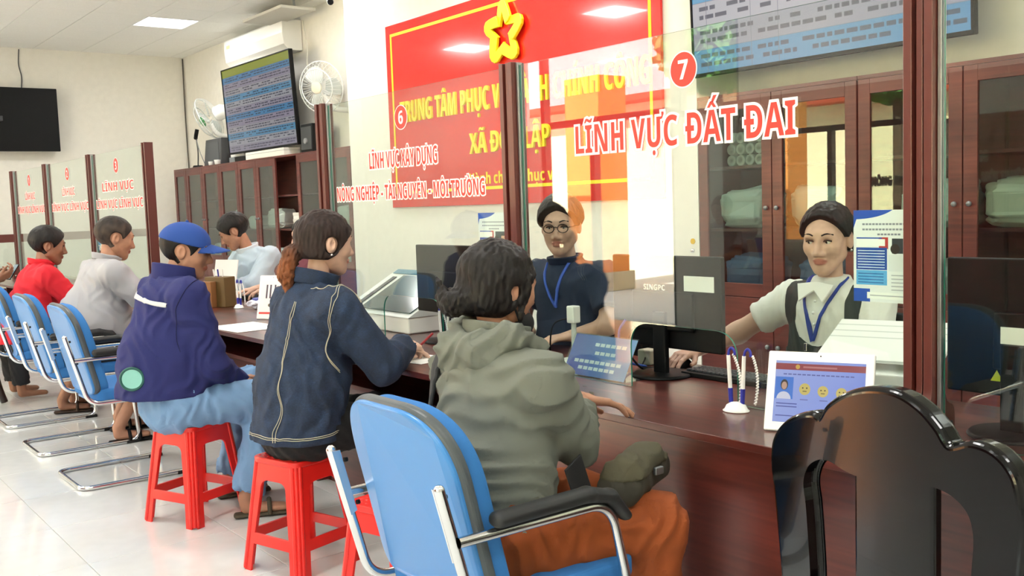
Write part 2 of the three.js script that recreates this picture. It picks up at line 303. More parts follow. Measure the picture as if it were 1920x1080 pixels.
function roundNumber(t, n, z, y, r) {
  const disc = (q, x) => at(new THREE.CylinderGeometry(q, q, 0.0006, 40).rotateZ(Math.PI / 2), x, y, z);
  part(t, 'number_disc', disc(r, PX), M.vinylWhite); part(t, 'number_ring', disc(r * 0.93, PX - 0.0007), M.vinylRed);
  part(t, 'number', faceFront(lineGeo(n, r * 0.8, r * 1.05, 0.0004), PX - 0.0014, y, z), M.vinylWhite);
}
{
  const p7 = pane(-3.035, -1.44, 'large clear glass screen numbered seven between the two nearest posts', [-2.467, -2.0, 0.225]);
  roundNumber(p7, '7', -2.197, 1.803, 0.058); glassText(p7, 'LĨNH VỰC ĐẤT ĐAI', -2.25, 1.617, 0.96, 0.098);
  const p6 = pane(-4.615, -3.145, 'clear glass screen numbered six with three lines of red lettering', [-4.146, -3.64, 0.235]);
  roundNumber(p6, '6', -3.912, 1.804, 0.056); glassText(p6, 'LĨNH VỰC XÂY DỰNG', -3.92, 1.622, 0.6, 0.075); glassText(p6, 'NÔNG NGHIỆP - TÀI NGUYÊN - MÔI TRƯỜNG', -3.92, 1.472, 1.28, 0.068);
  pane(-1.33, 0.5, 'clear glass screen right of the nearest post before the black monitor');
  const p3 = pane(-8.965, -7.555, 'greenish glass screen numbered three left of the capped man');
  roundNumber(p3, '3', -8.28, 1.808, 0.062); glassText(p3, 'LĨNH VỰC', -8.28, 1.645, 0.86, 0.07); glassText(p3, 'LĨNH VỰC LĨNH VỰC', -8.28, 1.505, 1.26, 0.07);
  const p2 = pane(-10.545, -9.075, 'greenish glass screen with pale red lettering above the red shirt man');
  roundNumber(p2, '2', -9.8, 1.808, 0.062); glassText(p2, 'LĨNH VỰC', -9.8, 1.645, 0.45, 0.07); glassText(p2, 'LĨNH VỰC LĨNH VỰC', -9.8, 1.505, 1.3, 0.07);
  const p1 = pane(-12.065, -10.655, 'greenish glass screen nearest the end wall television');
  roundNumber(p1, '1', -11.35, 1.808, 0.062); glassText(p1, 'LĨNH VỰC', -11.35, 1.645, 0.45, 0.07); glassText(p1, 'LĨNH VỰC LĨNH VỰC', -11.35, 1.505, 1.26, 0.07);
}
{ // half-height divider by the end wall
  const t = thing('low_divider', 'half-height glazed divider with brown rail near the end wall at left', 'divider', [0, 0, -13]);
  part(t, 'rail', bx(0.3, 2.56, 1.14, 1.235, -0.03, 0.03), M.post); part(t, 'base_panel', bx(0.3, 2.56, 0, 0.6, -0.02, 0.02), M.wood); part(t, 'pane', plainBox(0.3, 2.56, 0.6, 1.14, -0.003, 0.003), M.glass); part(t, 'end_post', bx(2.565, 2.63, 0, 1.235, -0.03, 0.03), M.post);
}

// ---------------------------------------------------------------- banner on the wall
{
  const t = thing('banner', 'large red banner with yellow lettering and yellow border on the white wall', 'banner', [XW - 0.014, 0, 0]);
  const z0 = -7.92, z1 = -4.52, y0 = 1.395, y1 = 3.02;
  part(t, 'board', bx(-0.012, 0.012, y0, y1, z0, z1, 0.003), phys(0xd81f18, 0.12, { clearcoat: 0.6, clearcoatRoughness: 0.03 }));
  const b = [bx(-0.0145, -0.012, y0 + 0.12, y0 + 0.145, z0 + 0.08, z1 - 0.08, 0), bx(-0.0145, -0.012, y1 - 0.105, y1 - 0.08, z0 + 0.08, z1 - 0.08, 0), bx(-0.0145, -0.012, y0 + 0.145, y1 - 0.105, z0 + 0.08, z0 + 0.105, 0), bx(-0.0145, -0.012, y0 + 0.145, y1 - 0.105, z1 - 0.105, z1 - 0.08, 0)];
  for (const g of b) part(t, 'border', g, M.yellow);
  part(t, 'lettering', faceFront(lineGeo('TRUNG TÂM PHỤC VỤ HÀNH CHÍNH CÔNG', 3.1, 0.185, 0.018), -0.012, 2.235, -6.15), M.yellow);
  part(t, 'lettering', faceFront(lineGeo('XÃ ĐỘC LẬP', 1.02, 0.165, 0.018), -0.012, 1.89, -6.14), M.yellow);
  part(t, 'lettering', faceFront(lineGeo('Hành chính phục vụ', 1.15, 0.09, 0.004), -0.012, 1.605, -6.12), M.yellow);
  const e = thing('star_emblem', 'raised yellow emblem of five folded bands around a star on the banner', 'emblem', [XW - 0.05, 2.69, -6.12]);
  const pet = [[0.165, 0], [0.072, -34], [0.118, -33], [0.165, -23], [0.215, -13], [0.238, -6], [0.242, 2], [0.232, 10], [0.2, 19], [0.165, 33], [0.15, 43], [0.118, 44], [0.078, 32]].map(([r, t]) => [r * Math.sin(rad(t)), r * Math.cos(rad(t))]);
  for (let k = 0; k < 5; k++) { const g = extr(shapeOf(pet), 0.016, 0.006, 3); g.rotateY(-0.1); g.rotateZ(-k * Math.PI * 2 / 5); g.rotateY(-Math.PI / 2); part(e, 'band', g, M.yellow); }
}

// ---------------------------------------------------------------- glazed cabinets along the wall
const bundleMats = [std(0xe8ebe9, 0.45), std(0xdadfdd, 0.5), std(0xcfd8d6, 0.45), std(0xe9e2d2, 0.6)], bundleBlue = std(0x5d7fae, 0.5);
function cabinet(z0, z1, doors, label, h = 2.01, open = false) {
  const t = thing('display_cabinet', label, 'cabinet', [0, 0, 0], 0, 'brown glazed cabinets along the wall');
  const f = XW, b = XR - 0.01;
  part(t, 'carcass', mergeGeometries([plainBox(f + 0.02, b, 0.0, h - 0.02, z0, z0 + 0.02), plainBox(f + 0.02, b, 0, h - 0.02, z1 - 0.02, z1), plainBox(f, b, h - 0.02, h, z0, z1), plainBox(b - 0.01, b, 0, h - 0.02, z0 + 0.02, z1 - 0.02), plainBox(f + 0.02, b - 0.01, 0, 0.05, z0 + 0.02, z1 - 0.02)]), M.cabWood);
  for (const y of [0.77, 1.18, 1.56]) part(t, 'shelf', bx(f + 0.05, b - 0.012, y, y + 0.018, z0 + 0.021, z1 - 0.021, 0.001), M.cabWood);
  const w = (z1 - z0) / doors;
  for (let i = 0; i < doors; i++) {
    const a = z0 + i * w + 0.003, c = a + w - 0.006;
    if (open && i === open - 1) continue;
    const st = 0.07, d = part(t, 'door', mergeGeometries([bx(f - 0.002, f + 0.018, 0.79, h - 0.022, a, a + st, 0.002), bx(f - 0.002, f + 0.018, 0.79, h - 0.022, c - st, c, 0.002), bx(f - 0.002, f + 0.018, h - 0.1, h - 0.022, a + st, c - st, 0.002), bx(f - 0.002, f + 0.018, 0.79, 0.87, a + st, c - st, 0.002)]), M.cabWood);
    part(d, 'pane', plainBox(f + 0.007, f + 0.011, 0.87, h - 0.1, a + st, c - st), M.cabGlass);
    part(d, 'knob', at(new THREE.SphereGeometry(0.014, 14, 10), f - 0.014, 1.32, i % 2 ? a + 0.035 : c - 0.035), M.steel);
    const l = part(t, 'lower_door', bx(f - 0.002, f + 0.018, 0.055, 0.785, a, c, 0.003), M.cabWood);
    part(l, 'knob', at(new THREE.SphereGeometry(0.014, 14, 10), f - 0.014, 0.5, i % 2 ? a + 0.035 : c - 0.035), M.steel);
  }
  return t;
}
cabinet(-13.76, -13.3, 1, 'narrow brown glazed cabinet end nearest the room corner');
cabinet(-13.295, -11.54, 3, 'brown glazed cabinet with three doors under the grey speaker and white fan');
cabinet(-11.535, -9.94, 3, 'brown glazed cabinet with an open bay under the angled television', 2.01, 3);
cabinet(-9.935, -8.73, 2, 'brown glazed cabinet with two doors just left of the banner wall');
cabinet(-4.245, -3.125, 2, 'brown glazed cabinet with two doors left of the white-bloused clerk');
cabinet(-3.12, -1.96, 2, 'brown glazed cabinet with two doors behind the poster and nearest post');
cabinet(-1.955, -0.8, 2, 'brown glazed cabinet at the right edge behind the black monitor');
// stored papers: soft wrapped bundles
function bundle(x, y, z, w, h, d, mat, label, group) {
  const g = new RoundedBoxGeometry(d, h, w, 10, Math.min(w, h, d) * 0.32), p = g.attributes.position;
  for (let i = 0; i < p.count; i++) { const k = 1 + 0.2 * NZ(p.getX(i) * 12 + z * 5, p.getY(i) * 12 + y * 3, p.getZ(i) * 12) + 0.12 * NZ(p.getX(i) * 34, p.getY(i) * 34 + z, p.getZ(i) * 34); p.setXYZ(i, p.getX(i) * k, p.getY(i) * (p.getY(i) > 0 ? k : 1), p.getZ(i) * k); }
  g.computeVertexNormals(); return single('document_bundle', label, 'bundle', at(g, x, y + h / 2 + 0.001, z), mat, group);
}
const nth = ['first', 'second', 'third', 'fourth', 'fifth', 'sixth', 'seventh', 'eighth', 'ninth'], cnt = [0, 0, 0];
const shelves = [0.788, 1.198, 1.578], ord = ['bottom', 'middle', 'top'];
[[-13.05, 0], [-12.62, 0], [-12.2, 1], [-12.15, 0], [-11.82, 1], [-11.82, 0], [-11.3, 1], [-11.28, 0], [-10.78, 1], [-10.75, 0], [-9.6, 1], [-9.62, 0], [-9.1, 1], [-9.05, 0]].forEach(([z, s], i) => bundle(4.95, shelves[s], z, rnd(0.28, 0.38), rnd(0.16, 0.26), 0.26, bundleMats[i % 4], `wrapped paper bundle on the ${ord[s]} shelf of the far cabinets, ${nth[cnt[s]++]} from the left`, `paper bundles on the ${ord[s]} shelf of the far cabinets`));
for (let i = 0; i < 5; i++) { const t = single('paper_stack', `stack of white paper in the open cabinet bay, ${nth[i]} from the bottom`, 'paper', bx(4.86, 5.07, 0, 0.035, -10.32, -10.03, 0.004), i % 2 ? M.paper : std(0xe6e4dd, 0.8), 'paper stacks in the open bay'); t.position.y = 1.2 + 0.0355 * i; t.rotation.y = 0; t.position.z = (i % 2) * 0.012; }
[[-3.98, 1, 0], [-3.4, 0, 1], [-3.95, 0, 1], [-3.45, 1, 2], [-2.75, 0, 0], [-2.75, 1, 2], [-2.3, 1, 3]].forEach(([z, s, k]) => bundle(4.95, shelves[s], z, 0.36, 0.24, 0.26, k === 1 ? bundleBlue : bundleMats[k], k === 1 ? `blue wrapped bundle on the ${ord[s]} shelf of the near cabinet${z < -3.7 ? ' beside the white wall' : ' behind the clerk'}` : `pale wrapped bundle on the ${ord[s]} shelf of the near cabinets at ${z < -3.7 ? 'the white wall' : z < -3.2 ? 'the middle door' : z < -2.5 ? 'the poster' : 'the nearest post'}`));
{ // white paper rolls stacked behind the cabinet glass
  const g = new THREE.LatheGeometry([[0.011, -0.03], [0.031, -0.03], [0.035, -0.026], [0.035, 0.026], [0.031, 0.03], [0.011, 0.03], [0.011, -0.03]].map((p) => new THREE.Vector2(...p)), 22); g.rotateZ(Math.PI / 2);
  for (let r = 0; r < 3; r++) for (let c = 0; c < 6; c++) { const m = single('paper_roll', `small white paper roll behind the near cabinet glass, ${['bottom', 'middle', 'top'][r]} row, ${nth[c]} from the left`, 'paper roll', g, std(0xefeee8, 0.6), 'paper rolls in the near cabinet'); m.position.set(4.93, 1.614 + r * 0.069, -4.11 + c * 0.072); }
}
// ---------------------------------------------------------------- people: distance fields meshed with surface nets
const sub = (a, b) => [a[0] - b[0], a[1] - b[1], a[2] - b[2]], addv = (a, b, k = 1) => [a[0] + b[0] * k, a[1] + b[1] * k, a[2] + b[2] * k], dot = (a, b) => a[0] * b[0] + a[1] * b[1] + a[2] * b[2];
const len = (a) => Math.hypot(...a), norm = (a) => { const l = len(a) || 1; return [a[0] / l, a[1] / l, a[2] / l]; }, cross = (a, b) => [a[1] * b[2] - a[2] * b[1], a[2] * b[0] - a[0] * b[2], a[0] * b[1] - a[1] * b[0]];
const mid = (a, b, t = 0.5) => [lerp(a[0], b[0], t), lerp(a[1], b[1], t), lerp(a[2], b[2], t)];
function cap(a, b, ra, rb = ra) {
  const [ax, ay, az] = a, [bx_, by, bz] = sub(b, a), inv = 1 / (bx_ * bx_ + by * by + bz * bz || 1);
  return (x, y, z) => { const px = x - ax, py = y - ay, pz = z - az, t = clamp((px * bx_ + py * by + pz * bz) * inv); const dx = px - bx_ * t, dy = py - by * t, dz = pz - bz * t; return Math.sqrt(dx * dx + dy * dy + dz * dz) - (ra + (rb - ra) * t); };
}
function ecap(a, b, A, B, side) {                                   // limb or trunk with an oval section: [half width along side, half depth]
  const ax = norm(sub(b, a)), L = len(sub(b, a)), s = norm(addv(side, ax, -dot(side, ax))), n = cross(ax, s);
  return (x, y, z) => {
    const px = x - a[0], py = y - a[1], pz = z - a[2], h = px * ax[0] + py * ax[1] + pz * ax[2], t = clamp(h / L), e = h - t * L;
    const ws = A[0] + (B[0] - A[0]) * t, wn = A[1] + (B[1] - A[1]) * t, m = Math.min(ws, wn), u = (px * s[0] + py * s[1] + pz * s[2]) / ws, v = (px * n[0] + py * n[1] + pz * n[2]) / wn, w = e / m;
    return (Math.sqrt(u * u + v * v + w * w) - 1) * m;
  };
}
function ell(c, r) { return (x, y, z) => { const X = (x - c[0]) / r[0], Y = (y - c[1]) / r[1], Z = (z - c[2]) / r[2], k0 = Math.sqrt(X * X + Y * Y + Z * Z), k1 = Math.sqrt((X / r[0]) ** 2 + (Y / r[1]) ** 2 + (Z / r[2]) ** 2); return k1 > 1e-6 ? k0 * (k0 - 1) / k1 : -Math.min(...r); }; }
function sm(a, b, k) { const h = Math.max(k - Math.abs(a - b), 0) / k; return Math.min(a, b) - h * h * k * 0.25; }
function smax(a, b, k) { return -sm(-a, -b, k); }
function join(list, k) { return (x, y, z) => { let d = list[0](x, y, z); for (let i = 1; i < list.length; i++) d = sm(d, list[i](x, y, z), k); return d; }; }
function nets(f, lo, hi, c, color) {
  const nx = Math.ceil((hi[0] - lo[0]) / c) + 2, ny = Math.ceil((hi[1] - lo[1]) / c) + 2, nz = Math.ceil((hi[2] - lo[2]) / c) + 2, D = new Float32Array(nx * ny * nz), B = 6, sy = nx, sz = nx * ny;
  for (let K = 0; K < nz; K += B) for (let J = 0; J < ny; J += B) for (let I = 0; I < nx; I += B) {
    const d = f(lo[0] + (I + B / 2) * c, lo[1] + (J + B / 2) * c, lo[2] + (K + B / 2) * c), far = Math.abs(d) > B * c * 0.87 * 1.4 + 0.012;
    for (let k = K; k < Math.min(K + B, nz); k++) for (let j = J; j < Math.min(J + B, ny); j++) for (let i = I; i < Math.min(I + B, nx); i++) D[i + j * sy + k * sz] = far ? d : f(lo[0] + i * c, lo[1] + j * c, lo[2] + k * c);
  }
  const id = new Int32Array(nx * ny * nz).fill(-1), pos = [], idx = [], off = [0, 1, sy, 1 + sy, sz, 1 + sz, sy + sz, 1 + sy + sz], E = [[0, 1], [2, 3], [4, 5], [6, 7], [0, 2], [1, 3], [4, 6], [5, 7], [0, 4], [1, 5], [2, 6], [3, 7]];
  for (let k = 0; k < nz - 1; k++) for (let j = 0; j < ny - 1; j++) for (let i = 0; i < nx - 1; i++) {
    const o = i + j * sy + k * sz; let m = 0; for (let q = 0; q < 8; q++) if (D[o + off[q]] < 0) m |= 1 << q; if (m === 0 || m === 255) continue;
    let x = 0, y = 0, z = 0, n = 0;
    for (const [a, b] of E) { if (((m >> a) & 1) === ((m >> b) & 1)) continue; const da = D[o + off[a]], db = D[o + off[b]], t = da / (da - db); x += (a & 1) + ((b & 1) - (a & 1)) * t; y += ((a >> 1) & 1) + (((b >> 1) & 1) - ((a >> 1) & 1)) * t; z += (a >> 2) + ((b >> 2) - (a >> 2)) * t; n++; }
    id[o] = pos.length / 3; pos.push(lo[0] + (i + x / n) * c, lo[1] + (j + y / n) * c, lo[2] + (k + z / n) * c);
  }
  const quad = (a, b, d, e, flip) => { if (a < 0 || b < 0 || d < 0 || e < 0) return; if (flip) idx.push(a, d, b, a, e, d); else idx.push(a, b, d, a, d, e); };
  for (let k = 1; k < nz - 1; k++) for (let j = 1; j < ny - 1; j++) for (let i = 1; i < nx - 1; i++) {
    const o = i + j * sy + k * sz, s = D[o] < 0;
    if (s !== D[o + 1] < 0) quad(id[o - sy - sz], id[o - sz], id[o], id[o - sy], !s);
    if (s !== D[o + sy] < 0) quad(id[o - sz - 1], id[o - 1], id[o], id[o - sz], !s);
    if (s !== D[o + sz] < 0) quad(id[o - 1 - sy], id[o - sy], id[o], id[o - 1], !s);
  }
  const g = new THREE.BufferGeometry(); g.setAttribute('position', new THREE.Float32BufferAttribute(pos, 3)); g.setIndex(idx); g.computeVertexNormals();
  if (color) { const col = []; for (let i = 0; i < pos.length; i += 3) col.push(...color(pos[i], pos[i + 1], pos[i + 2])); g.setAttribute('color', new THREE.Float32BufferAttribute(col, 3)); }
  return projUV(g);
}
const boxOf = (pts, pad) => [[0, 1, 2].map((i) => Math.min(...pts.map((p) => p[i])) - pad), [0, 1, 2].map((i) => Math.max(...pts.map((p) => p[i])) + pad)];
function onto(f, p, off = 0, n = 14) { for (let i = 0; i < n; i++) { const e = 0.006, d = (f(...p) - off) * 0.7, g = norm([f(p[0] + e, p[1], p[2]) - f(p[0] - e, p[1], p[2]), f(p[0], p[1] + e, p[2]) - f(p[0], p[1] - e, p[2]), f(p[0], p[1], p[2] + e) - f(p[0], p[1], p[2] - e)]); p = addv(p, g, -d); } return p; }
function seam(f, pts, r, off = 0.001, n = 40) { const c = new THREE.CatmullRomCurve3(pts.map(V)), q = []; for (let i = 0; i <= n; i++) { const p = c.getPoint(i / n); q.push(onto(f, [p.x, p.y, p.z], off)); } for (let k = 0; k < 14; k++) for (let i = 1; i < n; i++) q[i] = mid(q[i], mid(q[i - 1], q[i + 1]), 0.6); return tube(q.map((p) => (f(...p) < off + 0.001 ? onto(f, p, off + 0.001) : p)), r, n * 2, 6); }
function band(f, pts, w, th, across, n = 30) {                       // a strip of given width lying on the surface, drawn taut over its folds
  const c = new THREE.CatmullRomCurve3(pts.map(V)), pos = [], idx = [], m = 4;
  for (let i = 0; i <= n; i++) { const p = c.getPoint(i / n); for (let k = 0; k <= m; k++) { const b = addv([p.x, p.y, p.z], across, (k / m - 0.5) * w); for (const o of [-0.002, 0.004 + th]) pos.push(...onto(f, b, o)); } }
  for (let k = 0; k < 16; k++) for (let i = 1; i < n; i++) for (let j = 0; j < 6 * (m + 1); j++) { const W = 6 * (m + 1), o = i * W + j; pos[o] = pos[o] * 0.5 + (pos[o - W] + pos[o + W]) * 0.25; }
  for (let o = 0; o < pos.length; o += 3) { const lift = (o / 3) % 2 ? 0.003 + th : -0.002; let p = [pos[o], pos[o + 1], pos[o + 2]]; if (f(...p) < lift) p = onto(f, p, lift); pos[o] = p[0]; pos[o + 1] = p[1]; pos[o + 2] = p[2]; }
  const R = 2 * (m + 1), q = (a, b, d, e) => idx.push(a, b, d, a, d, e);
  for (let i = 0; i < n; i++) { for (let k = 0; k < m; k++) { const o = i * R + 2 * k; q(o + 1, o + 3, o + R + 3, o + R + 1); q(o, o + R, o + R + 2, o + 2); } const a = i * R, b = i * R + 2 * m; q(a, a + 1, a + R + 1, a + R); q(b, b + R, b + R + 1, b + 1); }
  const g = new THREE.BufferGeometry(); g.setAttribute('position', new THREE.Float32BufferAttribute(pos, 3)); g.setIndex(idx); g.computeVertexNormals(); return projUV(g);
}
const SK = { light: [0.7, 0.44, 0.33], tan: [0.47, 0.235, 0.145], brown: [0.33, 0.155, 0.09] };
const skinMat = phys(0xffffff, 0.52, { vertexColors: true });
const eyeWhite = phys(0xe6e2dc, 0.2), eyeDark = phys(0x1a0f0a, 0.1);
// head in its own axes: face +z, up +y, the person's right is -x
function headField(fem) {
  const j = fem ? 0.94 : 1, L = [ell([0, 0.03, -0.014], [0.075, 0.084, 0.096]), ell([0, -0.022, 0.028], [0.06 * j, 0.082, 0.064]), cap([-0.048 * j, -0.05, 0.004], [-0.012, -0.092, 0.062], 0.022, 0.02), cap([0.048 * j, -0.05, 0.004], [0.012, -0.092, 0.062], 0.022, 0.02), ell([-0.038, -0.016, 0.062], [0.022, 0.024, 0.02]), ell([0.038, -0.016, 0.062], [0.022, 0.024, 0.02]), cap([-0.034, 0.03, 0.076], [0.034, 0.03, 0.076], 0.0125)];
  const skull = join(L, 0.03), nose = join([cap([0, 0.014, 0.086], [0, -0.028, 0.107], 0.0075, 0.0115), ell([-0.012, -0.034, 0.095], [0.009, 0.008, 0.01]), ell([0.012, -0.034, 0.095], [0.009, 0.008, 0.01])], 0.01);
  const lips = join([ell([0, -0.056, 0.087], [0.024, 0.006, 0.011]), ell([0, -0.066, 0.086], [0.02, 0.0065, 0.011])], 0.004), ears = [-1, 1].map((s) => { const o = ell([s * 0.078, -0.002, -0.012], [0.011, 0.032, 0.02]), h = ell([s * 0.088, 0.002, -0.006], [0.008, 0.018, 0.011]); return (x, y, z) => smax(o(x, y, z), -h(x, y, z), 0.006); });
  const eyes = [-1, 1].map((s) => ell([s * 0.031, 0.009, 0.094], [0.017, 0.0095, 0.014]));
  const out = (x, y, z) => { let d = sm(skull(x, y, z), nose(x, y, z), 0.014); d = sm(d, lips(x, y, z), 0.006); for (const e of eyes) d = smax(d, -e(x, y, z), 0.012); for (const e of ears) d = sm(d, e(x, y, z), 0.008); return d; };
  out.skull = skull; return out;
}
function person(o) {
  const t = thing('person', o.label, 'person'), S = norm(sub(o.sh[0], o.sh[1])), up = [0, 1, 0], F = norm(cross(up, S)), sk = SK[o.skin || 'tan'], w = o.w || 1, k = o.hs || 1;
  const H = new THREE.Matrix4().compose(V(o.head), new THREE.Quaternion().setFromEuler(new THREE.Euler(rad(o.pitch || 0), Math.PI / 2 - rad(o.yaw || 0), rad(o.roll || 0), 'YXZ')), new THREE.Vector3(k, k, k)), Hi = H.clone().invert(), tmp = new THREE.Vector3();
  const toHead = (x, y, z) => tmp.set(x, y, z).applyMatrix4(Hi), hp = (p) => { const v = V(p).applyMatrix4(H); return [v.x, v.y, v.z]; };
  const hipL = [1, -1].map((s) => addv(o.hip, S, s * 0.085 * w)), waist = mid(o.hip, o.chest, 0.45);
  o = { ...o, S, F, hipL, hp, toHead, H, Hi, waist };
  const limbs = [ecap(o.hip, o.chest, [0.15 * w, 0.105 * w], [0.15 * w, 0.1], S), cap(o.sh[0], o.sh[1], 0.05), cap(o.neck, hp([0, -0.05, -0.02]), 0.052 * (o.fem ? 0.86 : 1), 0.05 * (o.fem ? 0.88 : 1))];
  for (const i of [0, 1]) {
    limbs.push(cap(o.sh[i], o.el[i], 0.048, 0.038), cap(o.el[i], o.wr[i], 0.039, 0.026));
    if (o.kn) limbs.push(cap(hipL[i], o.kn[i], 0.085, 0.058), cap(o.kn[i], o.an[i], 0.052, 0.036));
    if (o.ft) limbs.push(ecap(addv(o.an[i], [0, -0.05, 0]), addv(addv(o.an[i], [0, -0.062, 0]), norm(o.ft[i]), 0.17), [0.034, 0.03], [0.042, 0.018], cross(up, o.ft[i])));
  }
  const flat = (x, y, z) => { const n = 0.93 + 0.1 * NZ(x * 30, y * 30, z * 30); return [sk[0] * n, sk[1] * n, sk[2] * n]; };
  const all = [o.hip, o.chest, ...o.sh, ...o.el, ...o.wr, hp([0, 0, 0]), ...(o.kn || []), ...(o.an || []), ...(o.ft ? o.ft.map((f, i) => addv(addv(o.an[i], [0, -0.06, 0]), norm(f), 0.18)) : [])];
  const gs = [nets(join(limbs, 0.035), ...boxOf(all, 0.13), 0.0115, flat)];
  const hf = headField(o.fem), hg = nets(hf, [-0.1, -0.125, -0.125], [0.1, 0.13, 0.13], 0.0036, (x, y, z) => {
    let c = flat(x * 2, y * 2, z * 2); const lip = clamp(1.3 - Math.hypot(x / 0.022, (y + 0.061) / 0.0105) * 1.0) * (z > 0.06 ? 1 : 0); c = mix3(c, [sk[0] * 0.72, sk[1] * 0.42, sk[2] * 0.42], clamp(lip * 3));
    const q = o.stubble ? clamp(1 - Math.abs(y + 0.085) / 0.03) * 0.25 : 0; return mix3(c, [0.12, 0.08, 0.06], q);
  }); hg.applyMatrix4(H); gs.push(hg);
  for (const i of [0, 1]) if (o.hd && o.hd[i]) gs.push(hand(o.wr[i], o.hd[i], i === 0 ? 1 : -1, flat));
  const body = part(t, 'body', mergeGeometries(gs.map((g) => { g.deleteAttribute('uv'); return g.index ? g : g; })), skinMat);
  for (const s of [-1, 1]) { // eyes and brows
    const e = at(new THREE.SphereGeometry(0.0122, 16, 12), s * 0.031, 0.008, 0.0735), ir = at(new THREE.SphereGeometry(0.0068, 12, 10), s * 0.031 + (o.gaze || 0) * 0.003, 0.0068, 0.0795); e.applyMatrix4(H); ir.applyMatrix4(H); const m = part(t, 'eye', e, eyeWhite); part(m, 'iris', ir, eyeDark);
    const pts = [[s * 0.014, 0.031, 0.0905], [s * 0.03, 0.036, 0.0885], [s * 0.047, 0.031, 0.078]]; part(t, 'eyebrow', tube(pts.map((p) => hp(onto(hf, p, 0.0005))), 0.0026 * k, 12, 6), std(0x17100d, 0.8));
    const lid = tube([[s * 0.017, 0.0095, 0.083], [s * 0.031, 0.0135, 0.0868], [s * 0.045, 0.0095, 0.0805]].map(hp), 0.003 * k, 10, 6); part(t, 'eyelid', lid, std(0x3a241a, 0.7));
  }
  o.t = t; o.hf = hf; return o;
}
// a hand: wrist point, {d: finger direction, p: palm normal, curl: [..5], thumb}
function hand(wr, h, side, color) {
  const Y = norm(h.d), Zp = norm(addv(h.p, Y, -dot(h.p, Y))), X = cross(Y, Zp).map((v) => v * side);   // X: thumb side
  const W = (x, y, z) => addv(addv(addv(wr, X, x), Y, y), Zp, z), L = [], F = [];
  const kn = [[0.03, 0.086], [0.01, 0.09], [-0.01, 0.086], [-0.028, 0.078]], ln = [[0.044, 0.026, 0.02], [0.048, 0.03, 0.021], [0.044, 0.027, 0.02], [0.034, 0.02, 0.018]], all = [wr];
  kn.forEach(([x, y], i) => { L.push(cap(W(x * 0.55, 0.0, 0), W(x, y, 0), 0.015, 0.0115)); });
  L.push(cap(wr, W(0, 0.02, 0), 0.024, 0.02)); L.push(cap(W(0.016, 0.02, 0.006), W(0.04, 0.052, 0.016), 0.016, 0.0115));
  kn.forEach(([x, y], i) => { let p = [x, y, 0], a = 0; const c = h.curl[i]; ln[i].forEach((l, q) => { a += c * [0.9, 1.1, 0.8][q]; const n = [p[0] + x * 0.12 * l / 0.04, p[1] + Math.cos(a) * l, p[2] + Math.sin(a) * l]; F.push(cap(W(...p), W(...n), [0.0095, 0.0085, 0.0078][q], [0.0085, 0.0078, 0.0066][q])); p = n; }); all.push(W(...p)); });
  const tc = h.thumb === undefined ? 0.3 : h.thumb; let p = [0.04, 0.052, 0.016]; const t1 = [p[0] + 0.022 * (1 - tc), p[1] + 0.026, p[2] + 0.016 * tc + 0.004], t2 = [t1[0] + 0.008 - 0.02 * tc, t1[1] + 0.023, t1[2] + 0.018 * tc]; F.push(cap(W(...p), W(...t1), 0.0115, 0.0098), cap(W(...t1), W(...t2), 0.0096, 0.0078)); all.push(W(...t2), W(...p));
  const palm = join(L, 0.012), fs = F; const f = (x, y, z) => { let d = palm(x, y, z); for (const q of fs) d = sm(d, q(x, y, z), 0.004); return d; };
  return nets(f, ...boxOf(all.concat(kn.map(([x, y]) => W(x, y, 0))), 0.03), 0.0034, color);
}
